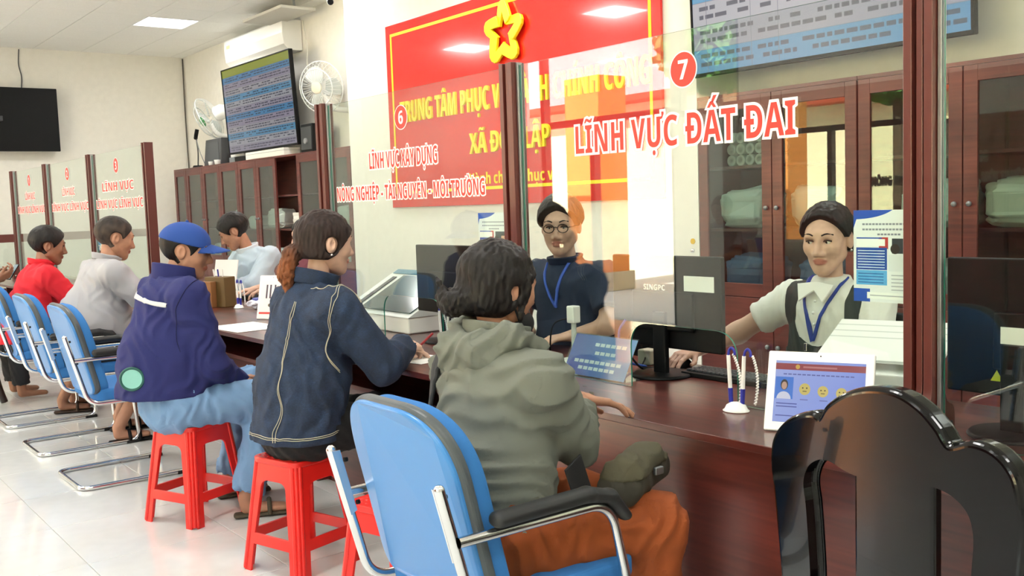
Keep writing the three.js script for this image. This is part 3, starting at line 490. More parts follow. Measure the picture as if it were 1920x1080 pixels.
// garments
const fold = (amp, sx, sy, sz, seedz) => {                          // soft cloth folds: warped waves along (sx, sy, sz), fading in and out in patches
  const w = (p) => { const q = p - Math.floor(p); return Math.abs(q * 2 - 1) ** 1.5; };   // rounded ridge, narrow valley
  return (x, y, z) => {
    const n = NZ(x * 4.5 + seedz, y * 4.5, z * 4.5), m = NZ(x * 6 - seedz, y * 5 + 3, z * 6), u = NZ(x * 9, y * 9 - seedz, z * 9);
    const a = w(x * sx + y * sy + z * sz + n * 1.5 + u * 0.3), b = w(x * sx * 1.3 - y * sy * 0.55 + z * sz * 1.6 + u * 0.9 + 0.3 + n);
    return amp * 1.5 * ((0.45 - a) * clamp(0.6 + m * 2.4) + 0.75 * (0.45 - b) * clamp(0.45 - m * 2.4) + 0.3 * n);
  };
};
function topField(o, g) {                                           // shirts and jackets
  const e = g.ease, S = o.S, w = o.w || 1, L = [], hem = g.hemPoint || o.hip;
  const A = [(0.158 + e) * w * (g.bw || 1), (0.118 + e) * w * (g.bd || 1)], B = [0.158 * w + e, 0.105 + e];
  const trunk = ecap(addv(hem, sub(o.chest, hem), -0.12), o.waist, [A[0], A[1]], [A[0] * 0.98, A[1]], S), trunk2 = ecap(o.waist, o.chest, [A[0] * 0.98, A[1]], B, S);
  L.push(trunk, trunk2, cap(o.sh[0], o.sh[1], 0.055 + e * 0.8), cap(mid(o.chest, o.neck, 0.3), o.neck, 0.085 + e * 0.5, 0.066));
  const K = g.k || 0.05; let f = join(L, K);
  const arms = [0, 1].map((i) => {
    const ar = g.arm || 1, u = cap(o.sh[i], o.el[i], (0.057 + e) * ar, (0.05 + e * (g.loose || 1)) * ar), cuff = g.sleeve <= 1 ? mid(o.sh[i], o.el[i], g.sleeve) : mid(o.el[i], o.wr[i], g.sleeve - 1), dir = norm(g.sleeve <= 1 ? sub(o.el[i], o.sh[i]) : sub(o.wr[i], o.el[i]));
    const lo = cap(o.el[i], o.wr[i], (0.048 + e * (g.loose || 1)) * ar, (0.032 + e * 0.8) * ar), both = (x, y, z) => (g.sleeve <= 1 ? u(x, y, z) : sm(u(x, y, z), lo(x, y, z), 0.02));
    return (x, y, z) => { const c = (x - cuff[0]) * dir[0] + (y - cuff[1]) * dir[1] + (z - cuff[2]) * dir[2]; return smax(both(x, y, z), g.sleeve > 1 ? (Math.hypot(x - cuff[0], y - cuff[1], z - cuff[2]) < 0.12 ? c : -1) : c, 0.006); };
  });
  const nk = norm(sub(o.hp([0, -0.05, -0.02]), o.neck)), ny = g.neckUp || 0.0, hemY = g.hemY, wf = g.fold;
  return (x, y, z) => { let d = f(x, y, z); for (const a of arms) d = sm(d, a(x, y, z), 0.03); if (wf) d += wf(x, y, z); d = smax(d, (x - o.neck[0]) * nk[0] + (y - o.neck[1]) * nk[1] + (z - o.neck[2]) * nk[2] - 0.02 - ny, 0.008); if (hemY !== undefined) d = smax(d, hemY - y, 0.008); return d; };
}
function top(o, name, g, mat, color) { const f = topField(o, g), pts = [o.hip, g.hemPoint || o.hip, o.chest, o.neck, ...o.sh, ...o.el, ...(g.sleeve > 1 ? o.wr : [])]; const m = part(o.t, name, nets(f, ...boxOf(pts, 0.24), g.cell || 0.009, color), mat); return [m, f]; }
function pants(o, mat, g = {}) {
  const e = g.ease || 0.014, L = [ecap(addv(o.hip, [0, -0.01, 0]), o.waist, [0.165 + e, 0.125 + e], [0.155 + e, 0.11 + e], o.S)], t = g.len || 0.95;
  for (const i of [0, 1]) { const foot = mid(o.kn[i], o.an[i], t); L.push(cap(o.hipL[i], o.kn[i], 0.092 + e, 0.064 + e), (() => { const c = cap(o.kn[i], foot, 0.062 + e, 0.05 + e), d = norm(sub(foot, o.kn[i])); return (x, y, z) => smax(c(x, y, z), (x - foot[0]) * d[0] + (y - foot[1]) * d[1] + (z - foot[2]) * d[2], 0.006); })()); }
  const f0 = join(L, 0.04), wf = g.fold || fold(0.006, 16, 16, 16, 3.1), f = (x, y, z) => f0(x, y, z) + wf(x, y, z);
  part(o.t, 'trousers', nets(f, ...boxOf([o.hip, o.waist, ...o.hipL, ...o.kn, ...o.an], 0.2), 0.01), mat); return f;
}
// hair in head axes; front: hairline plane, nape: lowest height at the back
function hair(o, g) {
  const r = g.thick, nape = ell([0, -0.03, -0.045], [0.068 + r, 0.062, 0.06 + r]), fx = g.fz || 0.6;
  const extra = (g.extra || []).map(([a, b, ra, rb]) => cap(a, b, ra, rb));
  const f = (x, y, z) => {
    const lo = g.low ?? -0.03, tk = r * (g.nape ? 1 : clamp((y - lo) / 0.075, 0.1, 1)) * (1 + Math.max(0, y) * 3) + 0.0016; let d = o.hf.skull(x, y, z) - tk; if (g.nape) d = sm(d, nape(x, y, z), 0.03);
    const st = g.strand || 260; d += (g.mess || 0.0022) * NZ(x * st * 0.35, y * (g.sv || 24), z * st * 0.3) + (g.lump || 0) * NZ(x * 22, y * 22, z * 22);
    const line = (z - (g.z0 ?? 0.05)) * 0.8 - (y - (g.y0 ?? 0.05)) * fx; d = smax(d, line - 0.012 * Math.abs(x) / 0.07, 0.006);
    const low = (g.low ?? -0.03) + (z > -0.02 ? (z + 0.02) * (g.side ?? 0.9) : 0); d = smax(d, low - y, 0.008);
    for (const s of [-1, 1]) d = smax(d, -(Math.hypot((x - s * 0.08) / 0.9, (y + 0.004) / 1.1, z + 0.008) - (g.ear ?? 0.034)), 0.006);
    for (const e of extra) d = sm(d, e(x, y, z) + (g.mess || 0.0022) * 1.6 * NZ(x * 120, y * 60, z * 120), 0.012); return d;
  };
  const pts = [[-0.11, -0.1, -0.14], [0.11, 0.15, 0.13]]; for (const [a, b] of g.extra || []) pts.push(a, b);
  const q = nets(f, ...boxOf(pts, 0.04), 0.004, g.color ? (x, y, z) => g.color(x, y, z) : null); q.applyMatrix4(o.H); return part(o.t, 'hair', q, g.mat || hairMat);
}
const hairTex = dataTex(256, (u, v) => { const k = 1 + 0.7 * per(u, v, 70, 8, 3.7); return [22 * k, 17 * k, 15 * k]; }, true, 4);
const hairMat = phys(0xffffff, 0.5, { map: hairTex, specularIntensity: 0.6 }), hairTint = phys(0xffffff, 0.55, { vertexColors: true, specularIntensity: 0.5 });
function ring(o, name, c, ax, R, hgt, th, mat, squash = 1, lean = 0, open = 0) { // a standing collar around the neck
  const a = norm(ax), s = norm(addv(o.S, a, -dot(o.S, a))), n = cross(a, s);
  const f = (x, y, z) => { const p = [x - c[0], y - c[1], z - c[2]], h = dot(p, a), u = dot(p, s), v = dot(p, n) * squash, r = Math.hypot(u, v), RR = R + lean * h; let d = smax(Math.abs(r - RR) - th, Math.abs(h - hgt / 2) - hgt / 2, 0.004); if (open) { const fr = -dot(p, n) * Math.sign(dot(n, o.F)) * -1; d = smax(d, open - Math.abs(u) - (fr < 0 ? 1 : 0), 0.004); } return d; };
  return part(o.t, name, nets(f, ...boxOf([c, addv(c, a, hgt)], R + 0.05), 0.005), mat);
}
function sandal(o, i, mat, straps) {
  const d = norm(o.ft[i]), a = addv(o.an[i], d, -0.05), b = addv(o.an[i], d, 0.19), y = 0.012; a[1] = b[1] = y; const f = ecap(a, b, [0.036, 0.012], [0.046, 0.012], cross([0, 1, 0], d)), flat = (x, Y, z) => smax(f(x, Y, z), Math.abs(Y - 0.012) - 0.011, 0.004);
  const m = part(o.t, 'sandal', nets(flat, ...boxOf([a, b], 0.07), 0.006), mat); const c = addv(o.an[i], d, 0.1), s = norm(cross([0, 1, 0], d));
  for (const q of straps) { const e = addv(o.an[i], d, q); const p = (k, yy) => { const v = addv(e, s, k); v[1] = yy; return v; }; part(m, 'strap', tube([p(-0.046, 0.015), p(-0.042, 0.04), p(-0.02, 0.068), p(0.02, 0.068), p(0.042, 0.04), p(0.046, 0.015)], 0.011, 20, 8), mat); }
}
const lookDown = { d: [0.8, -0.1, 0.2], p: [0, -1, 0], curl: [0.3, 0.35, 0.4, 0.45] };
// ---------------------------------------------------------------- televisions
const tvScreen = (rows, w, h, head) => canvasTex(w, h, (c) => {
  c.fillStyle = '#b9b6c6'; c.fillRect(0, 0, w, h); let y = 0;
  if (head) { c.fillStyle = '#b5c23a'; c.fillRect(0, 0, w, h * 0.09); y = h * 0.09; }
  const rh = (h - y) / rows;
  for (let i = 0; i < rows; i++) {
    c.fillStyle = ['#5aa6dc', '#b7aec4', '#c6c4cc', '#6cb6e2', '#c9cad2', '#b8b2c6'][i % 6]; c.fillRect(0, y + i * rh, w, rh);
    c.fillStyle = '#3b3f55'; c.font = `${Math.round(rh * 0.24)}px serif`;
    for (let k = 0; k < 2; k++) for (let x = w * 0.03; x < w * 0.97;) { const q = w * rnd(0.012, 0.05); c.globalAlpha = 0.75; if (!(x > w * 0.24 && x < w * 0.27) && rnd() > 0.12) c.fillRect(x, y + (i + 0.2 + 0.36 * k) * rh, q, rh * 0.17); c.globalAlpha = 1; x += q + w * 0.008; }
    c.fillStyle = '#8d8ca0'; c.fillRect(0, y + i * rh, w, 1.5);
  }
  c.fillStyle = '#8d8ca0'; for (const x of [0.06, 0.25, 0.36]) c.fillRect(w * x, y, 2, h);
});
function television(name, label, w, h, mat, frame = M.black) {     // screen faces -x, centred on its own middle, w along z
  const t = thing(name, label, 'television');
  part(t, 'housing', bx(0.006, 0.045, -h / 2, h / 2, -w / 2, w / 2, 0.006), frame);
  const b = 0.014; part(t, 'bezel', mergeGeometries([bx(-0.004, 0.008, h / 2 - b, h / 2, -w / 2, w / 2, 0.002), bx(-0.004, 0.008, -h / 2, -h / 2 + b * 1.5, -w / 2, w / 2, 0.002), bx(-0.004, 0.008, -h / 2 + b * 1.5, h / 2 - b, -w / 2, -w / 2 + b, 0.002), bx(-0.004, 0.008, -h / 2 + b * 1.5, h / 2 - b, w / 2 - b, w / 2, 0.002)]), frame);
  const s = new THREE.PlaneGeometry(w - 2 * b, h - 2.5 * b); s.rotateY(-Math.PI / 2); at(s, 0.004, b * 0.25, 0); part(t, 'screen', s, mat);
  part(t, 'wall_mount', mergeGeometries([bx(0.045, 0.09, -0.1, 0.1, -0.12, 0.12), bx(0.09, 0.34, -0.03, 0.03, -0.04, 0.04)]), M.darkGrey); return t;
}
const lit = (map, k) => std(0x111111, 0.25, { emissive: 0xffffff, emissiveMap: map, emissiveIntensity: k });
const tvA = television('television', 'angled television showing blue and lilac rows of text above the far cabinets', 1.92, 1.02, lit(tvScreen(12, 1024, 560, true), 0.2));
tvA.position.set(4.79, 2.62, -10.96); tvA.rotation.set(0, 0, rad(3), 'YXZ');
const tvB = television('television', 'large television of tabular text above the near cabinet at the right', 1.78, 1.02, lit(tvScreen(7, 1024, 560, false), 0.32));
tvB.position.set(4.71, 2.64, -3.365); tvB.rotation.set(0, 0, rad(2), 'YXZ');
const tvC = television('television', 'switched-off black television on the end wall at the left edge', 1.45, 0.81, phys(0x050606, 0.16, { specularIntensity: 0.4 }));
tvC.rotation.y = -Math.PI / 2; tvC.position.set(2.655, 2.685, -14.1); tvC.children[3].scale.x = 0.45;
single('cable', 'thin dark cable hanging down the end wall above the black television', 'cable', tube([[3.0, 3.6, -14.235], [2.985, 3.4, -14.235], [3.01, 3.25, -14.235], [3.0, 3.1, -14.235]], 0.006), M.darkGrey);
single('cable', 'dark cable trunk running down the far room corner', 'cable', tube([[5.13, 3.6, -14.22], [5.125, 2.8, -14.225], [5.13, 2.02, -14.22]], 0.009), std(0x5a564e, 0.8));
single('cable', 'white cable hanging from the air conditioner beside the angled television', 'cable', tube([[5.1, 3.5, -10.32], [5.08, 3.2, -10.2], [5.0, 2.9, -10.05], [5.05, 2.6, -9.95], [5.0, 2.4, -9.9]], 0.008), std(0xd8d6ce, 0.6));

// ---------------------------------------------------------------- air conditioner, fans, small devices on the cabinet tops
{
  const t = thing('air_conditioner', 'white wall air conditioner above the angled television', 'air conditioner', [XR - 0.013, 3.36, -11.28]);
  const s = shapeOf([[0, -0.16], [0.15, -0.16], [0.21, -0.1], [0.225, 0.02], [0.22, 0.14], [0.2, 0.16], [0, 0.16]]), g = extr(s, 1.66, 0.01, 3); g.rotateY(0); at(g, 0, 0, -0.83); g.scale(-1, 1, 1);
  const ix = g.index; if (ix) { const a = ix.array; for (let i = 0; i < a.length; i += 3) [a[i], a[i + 1]] = [a[i + 1], a[i]]; } else { const p = g.attributes; for (const k of ['position', 'normal', 'uv']) { const a = p[k].array, n = p[k].itemSize; for (let i = 0; i < a.length; i += 3 * n) for (let q = 0; q < n; q++) [a[i + q], a[i + n + q]] = [a[i + n + q], a[i + q]]; } }
  part(t, 'body', g, M.whitePlastic); part(t, 'louvre', bx(-0.19, -0.06, -0.176, -0.168, -0.72, 0.72, 0.002), std(0xd8d8d2, 0.5)); part(t, 'display', bx(-0.236, -0.232, 0.05, 0.09, -0.76, -0.66, 0.001), std(0xd9cf9e, 0.5));
  const v = thing('ceiling_vent', 'dark-edged open flap in the ceiling above the air conditioner', 'vent', [4.78, 3.5, -10.25]); v.rotation.x = 0; part(v, 'flap', bx(-0.2, 0.2, 0.0, 0.03, -0.5, 0.5, 0.006), std(0xc9c6bd, 0.7)); for (const z of [-0.4, 0.4]) part(v, 'hanger', bx(-0.01, 0.01, 0.03, 0.118, z - 0.01, z + 0.01, 0.002), M.grey);
}
function wallFan(label, pos, yaw, pitch, accent) {
  const t = thing('wall_fan', label, 'fan', pos);
  const head = new THREE.Group(); head.name = 'fan_head'; head.rotation.set(pitch, yaw, 0, 'YXZ'); t.add(head);   // faces +z of the head
  const cage = []; for (let i = 0; i < 36; i++) { const a = i / 36 * Math.PI * 2, c = Math.cos(a), s = Math.sin(a); cage.push(tube([[0.05 * c, 0.05 * s, 0.09], [0.14 * c, 0.14 * s, 0.085], [0.205 * c, 0.205 * s, 0.04], [0.21 * c, 0.21 * s, 0], [0.15 * c, 0.15 * s, -0.05], [0.05 * c, 0.05 * s, -0.06]], 0.0016, 12, 4)); }
  for (const [r, z] of [[0.212, 0.02], [0.15, 0.082]]) cage.push(at(new THREE.TorusGeometry(r, 0.005, 6, 48), 0, 0, z));
  part(head, 'cage', mergeGeometries(cage), std(0xd6d9d6, 0.35));
  const blade = shapeOf([[0.03, -0.02], [0.1, -0.07], [0.17, -0.06], [0.185, 0.02], [0.15, 0.07], [0.06, 0.05]], true);
  for (let k = 0; k < 3; k++) { const g = extr(blade, 0.003, 0.001, 1); g.rotateX(0.35); g.rotateZ(k * Math.PI * 2 / 3); part(head, 'blade', at(g, 0, 0, 0.01), phys(0xdfe5e2, 0.25, { transmission: 0.35, thickness: 0 })); }
  const lathe = (pts, n = 28) => new THREE.LatheGeometry(pts.map((p) => new THREE.Vector2(...p)), n).rotateX(Math.PI / 2);
  part(head, 'badge', lathe([[0, 0.1], [0.045, 0.098], [0.05, 0.09], [0.05, 0.082], [0, 0.082]]), std(accent, 0.5));
  part(head, 'motor', lathe([[0, -0.2], [0.05, -0.19], [0.072, -0.15], [0.075, -0.08], [0.06, -0.06], [0, -0.06]]), M.whitePlastic);
  part(t, 'bracket', mergeGeometries([tube([[0, -0.06, 0], [0.04, -0.13, 0], [0.1, -0.17, 0], [XR - pos[0] - 0.02, -0.18, 0]], 0.024, 20, 12), bx(XR - pos[0] - 0.025, XR - pos[0], -0.28, -0.08, -0.06, 0.06, 0.008)]), M.whitePlastic);
  return t;
}
wallFan('white wall fan with clear cage right of the angled television', [4.86, 2.66, -9.45], rad(-62), rad(8), 0xcfc9b4).scale.setScalar(1.25);
wallFan('white wall fan seen edge-on above the grey speaker', [4.84, 2.62, -12.55], rad(-135), rad(24), 0x4aa860).scale.setScalar(1.3);
{
  let t = thing('desk_microphone', 'black microphone on a stand on top of the far cabinet', 'microphone', [4.85, 2.01, -13.1]);
  part(t, 'base', cyl(0, 0, 0.03, 0, 0.075, 0.06), M.black); part(t, 'stem', tube([[0, 0.03, 0], [0.01, 0.22, 0], [0, 0.4, -0.01]], 0.009), M.darkGrey); part(t, 'head', tube([[0, 0.39, -0.03], [-0.01, 0.43, 0.02], [0, 0.5, 0.04]], 0.026, 16, 12), M.black);
  part(t, 'cord', tube([[0, 0.36, 0], [0.0, 0.2, 0.1], [0.02, 0.012, 0.22]], 0.006), M.grey);
  t = thing('speaker', 'dark grey tilted speaker box on top of the far cabinet', 'speaker', [4.88, 2.01, -12.42]);
  let g = extr(shapeOf([[-0.3, 0], [0.26, 0], [0.3, 0.31], [-0.2, 0.31]]), 0.16, 0.008); upright(g); at(g, 0.08, 0.0, 0); part(t, 'cabinet', at(g, 0, 0.009, 0), std(0x4b4d50, 0.6)); part(t, 'grille', bx(-0.094, -0.089, 0.03, 0.29, -0.2, 0.22, 0.002), std(0x55585b, 0.8));
  t = thing('router_box', 'small white box device between the speaker and the angled television', 'device', [5.0, 2.01, -11.88]);
  part(t, 'base', bx(-0.12, 0.12, 0, 0.075, -0.22, 0.2, 0.005), std(0x7f868b, 0.5)); part(t, 'box', bx(-0.1, 0.1, 0.076, 0.26, -0.22, 0.2, 0.008), M.whitePlastic);
  t = thing('white_box', 'long white box lying on the far cabinet under the angled television', 'box', [4.86, 2.011, -10.75]); part(t, 'box', bx(-0.1, 0.1, 0, 0.085, -0.55, 0.5, 0.006), std(0xe9e6de, 0.6)); part(t, 'lid_seam', bx(-0.101, 0.101, 0.055, 0.059, -0.551, 0.501, 0), M.grey);
  t = thing('black_tray', 'flat dark tray under the angled television on the far cabinet', 'tray', [4.88, 2.011, -11.45]); part(t, 'tray', bx(-0.12, 0.12, 0, 0.05, -0.18, 0.13, 0.006), M.black); part(t, 'rim', bx(-0.125, 0.125, 0.05, 0.056, -0.185, 0.135, 0.002), M.darkGrey);
  for (let i = 0; i < 2; i++) { const c = single('small_cup', ['small white cup on the cabinet top left of the white device', 'small white cup on the cabinet top in front of the speaker'][i], 'cup', new THREE.LatheGeometry([[0, 0], [0.035, 0], [0.042, 0.05], [0.038, 0.05], [0.031, 0.006], [0, 0.006]].map((p) => new THREE.Vector2(...p)), 24), M.white); c.position.set(4.78, 2.011, [-12.2, -12.42][i]); c.scale.setScalar(i ? 0.9 : 1.1); c.position.x = 4.77; }
  t = thing('black_amplifier', 'black electronic box on the cabinet behind the angled television', 'device', [4.92, 2.011, -9.78]); part(t, 'body', bx(-0.11, 0.11, 0, 0.3, -0.14, 0.14, 0.006), M.black); part(t, 'panel', bx(-0.115, -0.108, 0.03, 0.27, -0.12, 0.12, 0.002), M.darkGrey); part(t, 'dial', at(new THREE.CylinderGeometry(0.03, 0.03, 0.02, 20).rotateZ(Math.PI / 2), -0.122, 0.12, 0.0), M.grey);
  t = thing('security_camera', 'small dark security camera on the ceiling at the top of the picture', 'camera', [4.78, 3.47, -9.05]); part(t, 'mount', cyl(0, 0.02, 0.15, 0, 0.012, 0.03), M.white); const b = part(t, 'body', at(new THREE.CylinderGeometry(0.035, 0.035, 0.14, 20).rotateX(Math.PI / 2), 0, 0, 0), M.whitePlastic); part(b, 'lens', at(new THREE.CylinderGeometry(0.03, 0.03, 0.012, 20).rotateX(Math.PI / 2), 0, 0, 0.074), M.black); t.rotation.set(rad(30), rad(-20), 0);
  t = thing('key_tag', 'small yellow round and silver fob hanging on the white wall edge', 'key tag', [XW - 0.004, 1.12, -4.3]); part(t, 'disc', at(new THREE.CylinderGeometry(0.018, 0.018, 0.006, 20).rotateZ(Math.PI / 2), 0, 0, 0), std(0xe2b52a, 0.5)); part(t, 'fob', at(new THREE.SphereGeometry(0.015, 14, 10), -0.002, -0.06, 0), M.chrome);
}

// ---------------------------------------------------------------- things on the counters
function penStand(label, pos, turn, cord = 0xf2f2f0) {
  const t = thing('pen_stand', label, 'pen stand', pos, turn), lp = (a) => a.map((p) => new THREE.Vector2(...p));
  const b = part(t, 'base', new THREE.LatheGeometry(lp([[0, 0], [0.04, 0], [0.042, 0.004], [0.036, 0.008], [0.03, 0.02], [0.016, 0.028], [0, 0.03]]), 28), M.whitePlastic); b.scale.set(0.8, 1, 1);
  for (const s of [-1, 1]) {
    const p = new THREE.Group(); p.name = 'pen'; p.position.set(0.005, 0.02, s * 0.018); p.rotation.x = s * 0.05; t.add(p);
    part(p, 'grip', cyl(0, 0, 0.05, 0, 0.0065, 0.0075, 14), M.penBlue); part(p, 'barrel', cyl(0, 0.05, 0.15, 0, 0.0062, 0.0058, 14), M.whitePlastic);
    part(p, 'clip', tube([[0, 0.15, 0], [0.0, 0.165, 0.004], [0, 0.172, 0.012], [0, 0.163, 0.02], [0, 0.15, 0.021]], 0.0042, 16, 8), M.penBlue);
    const c = []; for (let i = 0; i <= 60; i++) { const q = i / 60; c.push([0.012 * q + 0.003 * Math.cos(i * 1.9), lerp(0.15, 0.0, Math.pow(q, 1.2)) + 0.003, 0.021 + s * 0.006 + 0.016 * Math.sin(q * 2.6) + 0.003 * Math.sin(i * 1.9)]); }
    part(p, 'coil_cord', tube(c, 0.0026, 120, 6), std(cord, 0.5));
  }
  return t;
}
penStand('white twin pen stand with coiled cords beside the acrylic tablet at the right', [2.33, TOP, -1.95], 0.25);
penStand('white twin pen stand between the denim and olive jacket women', [2.5, TOP, -3.79], 0.3);
penStand('white pen stand with blue grip beside the wooden pencil box', [2.63, TOP, -6.5], 0.1);
const face = (c, x, y, r, m) => { c.fillStyle = '#d8c56a'; c.beginPath(); c.arc(x, y, r, 0, 7); c.fill(); c.fillStyle = '#4a3c20'; for (const s of [-1, 1]) { c.beginPath(); c.arc(x + s * r * 0.36, y - r * 0.2, r * 0.13, 0, 7); c.fill(); } c.lineWidth = r * 0.12; c.strokeStyle = '#4a3c20'; c.beginPath(); if (m > 0) c.arc(x, y + r * 0.05, r * 0.5, 0.4, 2.74); else { c.moveTo(x - r * 0.35, y + r * 0.35); c.lineTo(x + r * 0.35, y + r * 0.35); } c.stroke(); };
function tablet(label, pos, turn, lean, w, h, map, k) {              // faces -x
  const t = thing('tablet', label, 'tablet', pos, turn), b = new THREE.Group(); b.name = 'slab'; b.rotation.z = -lean; t.add(b);
  part(b, 'body', bx(-0.006, 0.006, 0.002, h, -w / 2, w / 2, 0.005), M.whitePlastic);
  const s = new THREE.PlaneGeometry(w * 0.84, h * 0.76); s.rotateY(-Math.PI / 2); part(b, 'screen', at(s, -0.0066, h * 0.5, 0), map.isMaterial ? map : lit(map, k)); part(b, 'camera', at(new THREE.CylinderGeometry(0.002, 0.002, 0.001, 10).rotateZ(Math.PI / 2), -0.0066, h * 0.95, 0), M.black);
  const q = Math.sin(lean) * h * 0.55; part(t, 'stand', extr(shapeOf([[q + 0.007, h * 0.52], [q + 0.08, 0], [q + 0.088, 0], [q + 0.015, h * 0.54]]), 0.06, 0.001), M.whitePlastic).position.z = -0.03; return t;
}
const tabMap = canvasTex(640, 420, (c, w, h) => {
  const g = c.createLinearGradient(0, 0, w, h); g.addColorStop(0, '#a9b8f0'); g.addColorStop(0.6, '#8fa4ef'); g.addColorStop(1, '#6e86e4'); c.fillStyle = g; c.fillRect(0, 0, w, h);
  c.fillStyle = '#9c3b45'; c.fillRect(0, 18, w, 44); c.fillStyle = '#d8b04a'; c.beginPath(); c.arc(160, 40, 16, 0, 7); c.fill(); c.fillStyle = '#c07a7c'; c.fillRect(200, 34, 240, 12);
  c.fillStyle = '#5a62a8'; for (let x = 60; x < 560; x += 34) c.fillRect(x, 88, 26, 8);
  c.fillStyle = '#3f7fe0'; c.fillRect(6, 112, 130, 150); c.fillStyle = '#2a2422'; c.beginPath(); c.ellipse(71, 165, 27, 36, 0, 0, 7); c.fill(); c.fillStyle = '#caa18a'; c.beginPath(); c.ellipse(71, 172, 20, 27, 0, 0, 7); c.fill(); c.fillStyle = '#dcdff0'; c.beginPath(); c.ellipse(71, 262, 52, 50, 0, Math.PI, 0); c.fill();
  face(c, 220, 190, 40, -1); face(c, 350, 200, 38, 0); face(c, 480, 206, 38, 1); c.fillStyle = '#7079b8'; for (const x of [190, 330, 456]) c.fillRect(x, 258, 56, 7);
  c.fillStyle = '#4a57a8'; for (const y of [290, 310, 372]) c.fillRect(20, y, 150, 7);
});
tablet('white framed tablet showing smiley rating icons on the near counter', [2.245, TOP, -1.605], rad(24), rad(20), 0.285, 0.225, tabMap, 0.36);
tablet('white framed card display with red base beside the denim jacket woman', [2.47, TOP, -5.63], rad(30), rad(14), 0.2, 0.27, std(0xffffff, 0.5, { map: canvasTex(256, 320, (c, w, h) => { c.fillStyle = '#ece6e4'; c.fillRect(0, 0, w, h); c.fillStyle = '#4b3f4c'; for (const x of [60, 100, 150]) c.fillRect(x, 40, 18, 130); c.fillStyle = '#d9b7a8'; c.fillRect(175, 50, 60, 110); c.fillStyle = '#584b3a'; c.beginPath(); c.ellipse(120, 235, 26, 18, 0, 0, 7); c.fill(); c.fillStyle = '#d2453f'; c.fillRect(0, 300, w, 20); }) }), 1);
tablet('small pale blue screen at the far end of the open counter before the capped man', [2.53, TOP, -6.93], rad(36), rad(16), 0.2, 0.17, lit(canvasTex(256, 200, (c, w, h) => { c.fillStyle = '#a7b6ec'; c.fillRect(0, 0, w, h); c.fillStyle = '#7386d2'; c.fillRect(20, 30, 210, 26); c.fillRect(20, 130, 160, 20); c.fillStyle = '#e6ecff'; c.fillRect(20, 80, 190, 30); }), 0.36), 1);
{ // acrylic name sign
  const t = thing('desk_sign', 'blue printed desk sign in clear acrylic stand behind the near glass screen', 'sign', [2.47, TOP, -2.7], 0);
  const m = canvasTex(512, 220, (c, w, h) => { const g = c.createLinearGradient(0, 0, w, 0); g.addColorStop(0, '#5a67c8'); g.addColorStop(1, '#5f95da'); c.fillStyle = g; c.fillRect(0, 0, w, h); c.fillStyle = '#e9edff'; for (const [y, a, b] of [[40, 190, 420], [85, 210, 380], [135, 60, 450], [170, 110, 400]]) for (let x = a; x < b; x += 44) c.fillRect(x, y, 36, 18); });
  const s = new THREE.PlaneGeometry(0.33, 0.16); s.rotateY(-Math.PI / 2); const p = part(t, 'print', at(s, 0, 0.08, 0), std(0xffffff, 0.4, { map: m, side: THREE.DoubleSide })); p.rotation.z = -0.5; p.position.set(-0.045, 0.004, 0);
  const a = part(t, 'acrylic_front', bx(-0.0015, 0.0015, 0, 0.165, -0.17, 0.17, 0), M.glass); a.rotation.z = -0.5; a.position.set(-0.05, 0.003, 0); const b = part(t, 'acrylic_back', bx(-0.0015, 0.0015, 0, 0.165, -0.17, 0.17, 0), M.glass); b.rotation.z = 0.5; b.position.set(0.11, 0.003, 0); part(t, 'acrylic_base', bx(-0.05, 0.11, 0, 0.003, -0.17, 0.17, 0), M.glass);
}
function monitor(label, pos, turn, w, h, foot, extras) {            // its back faces -x
  const t = thing('monitor', label, 'monitor', pos, turn);
  part(t, 'screen', bx(0.012, 0.022, 0.012, h - 0.012, -w / 2 + 0.012, w / 2 - 0.012, 0.002), phys(0x0b0d10, 0.15)); part(t, 'housing', mergeGeometries([bx(-0.012, 0.012, 0, h, -w / 2, w / 2, 0.006), bx(-0.03, -0.012, h * 0.2, h * 0.62, -w * 0.28, w * 0.28, 0.008)]), M.black);
  part(t, 'neck', mergeGeometries([bx(-0.045, -0.02, -foot, h * 0.4, -0.03, 0.03, 0.005)]), M.black); part(t, 'stand_base', at(new THREE.LatheGeometry([[0, 0], [0.11, 0], [0.113, 0.004], [0.105, 0.012], [0, 0.014]].map((p) => new THREE.Vector2(...p)), 40), -0.03, -foot, 0), M.black);
  if (extras) extras(t); return t;
}
monitor('black monitor back with white label seen through the near screen opening', [2.66, 0.85, -2.545], 0, 0.54, 0.34, 0.1, (t) => {
  part(t, 'label', bx(-0.0135, -0.012, 0.215, 0.27, 0.1, 0.24, 0), M.paper); part(t, 'brand', faceFront(lineGeo('SINGPC', 0.11, 0.02, 0.0006), -0.031, 0.225, -0.03), M.vinylWhite);
  part(t, 'port_cable', tube([[-0.015, 0.09, -0.2], [-0.04, 0.05, -0.21], [-0.03, -0.06, -0.2], [0.05, -0.095, -0.16]], 0.005), M.blue); part(t, 'power_cable', tube([[-0.015, 0.08, -0.15], [-0.05, 0.0, -0.16], [-0.04, -0.08, -0.1], [0.1, -0.095, -0.12]], 0.004), M.black);
});
monitor('dark monitor back behind the glass left of the olive jacket woman', [2.66, 0.88, -3.96], 0, 0.56, 0.33, 0.13);
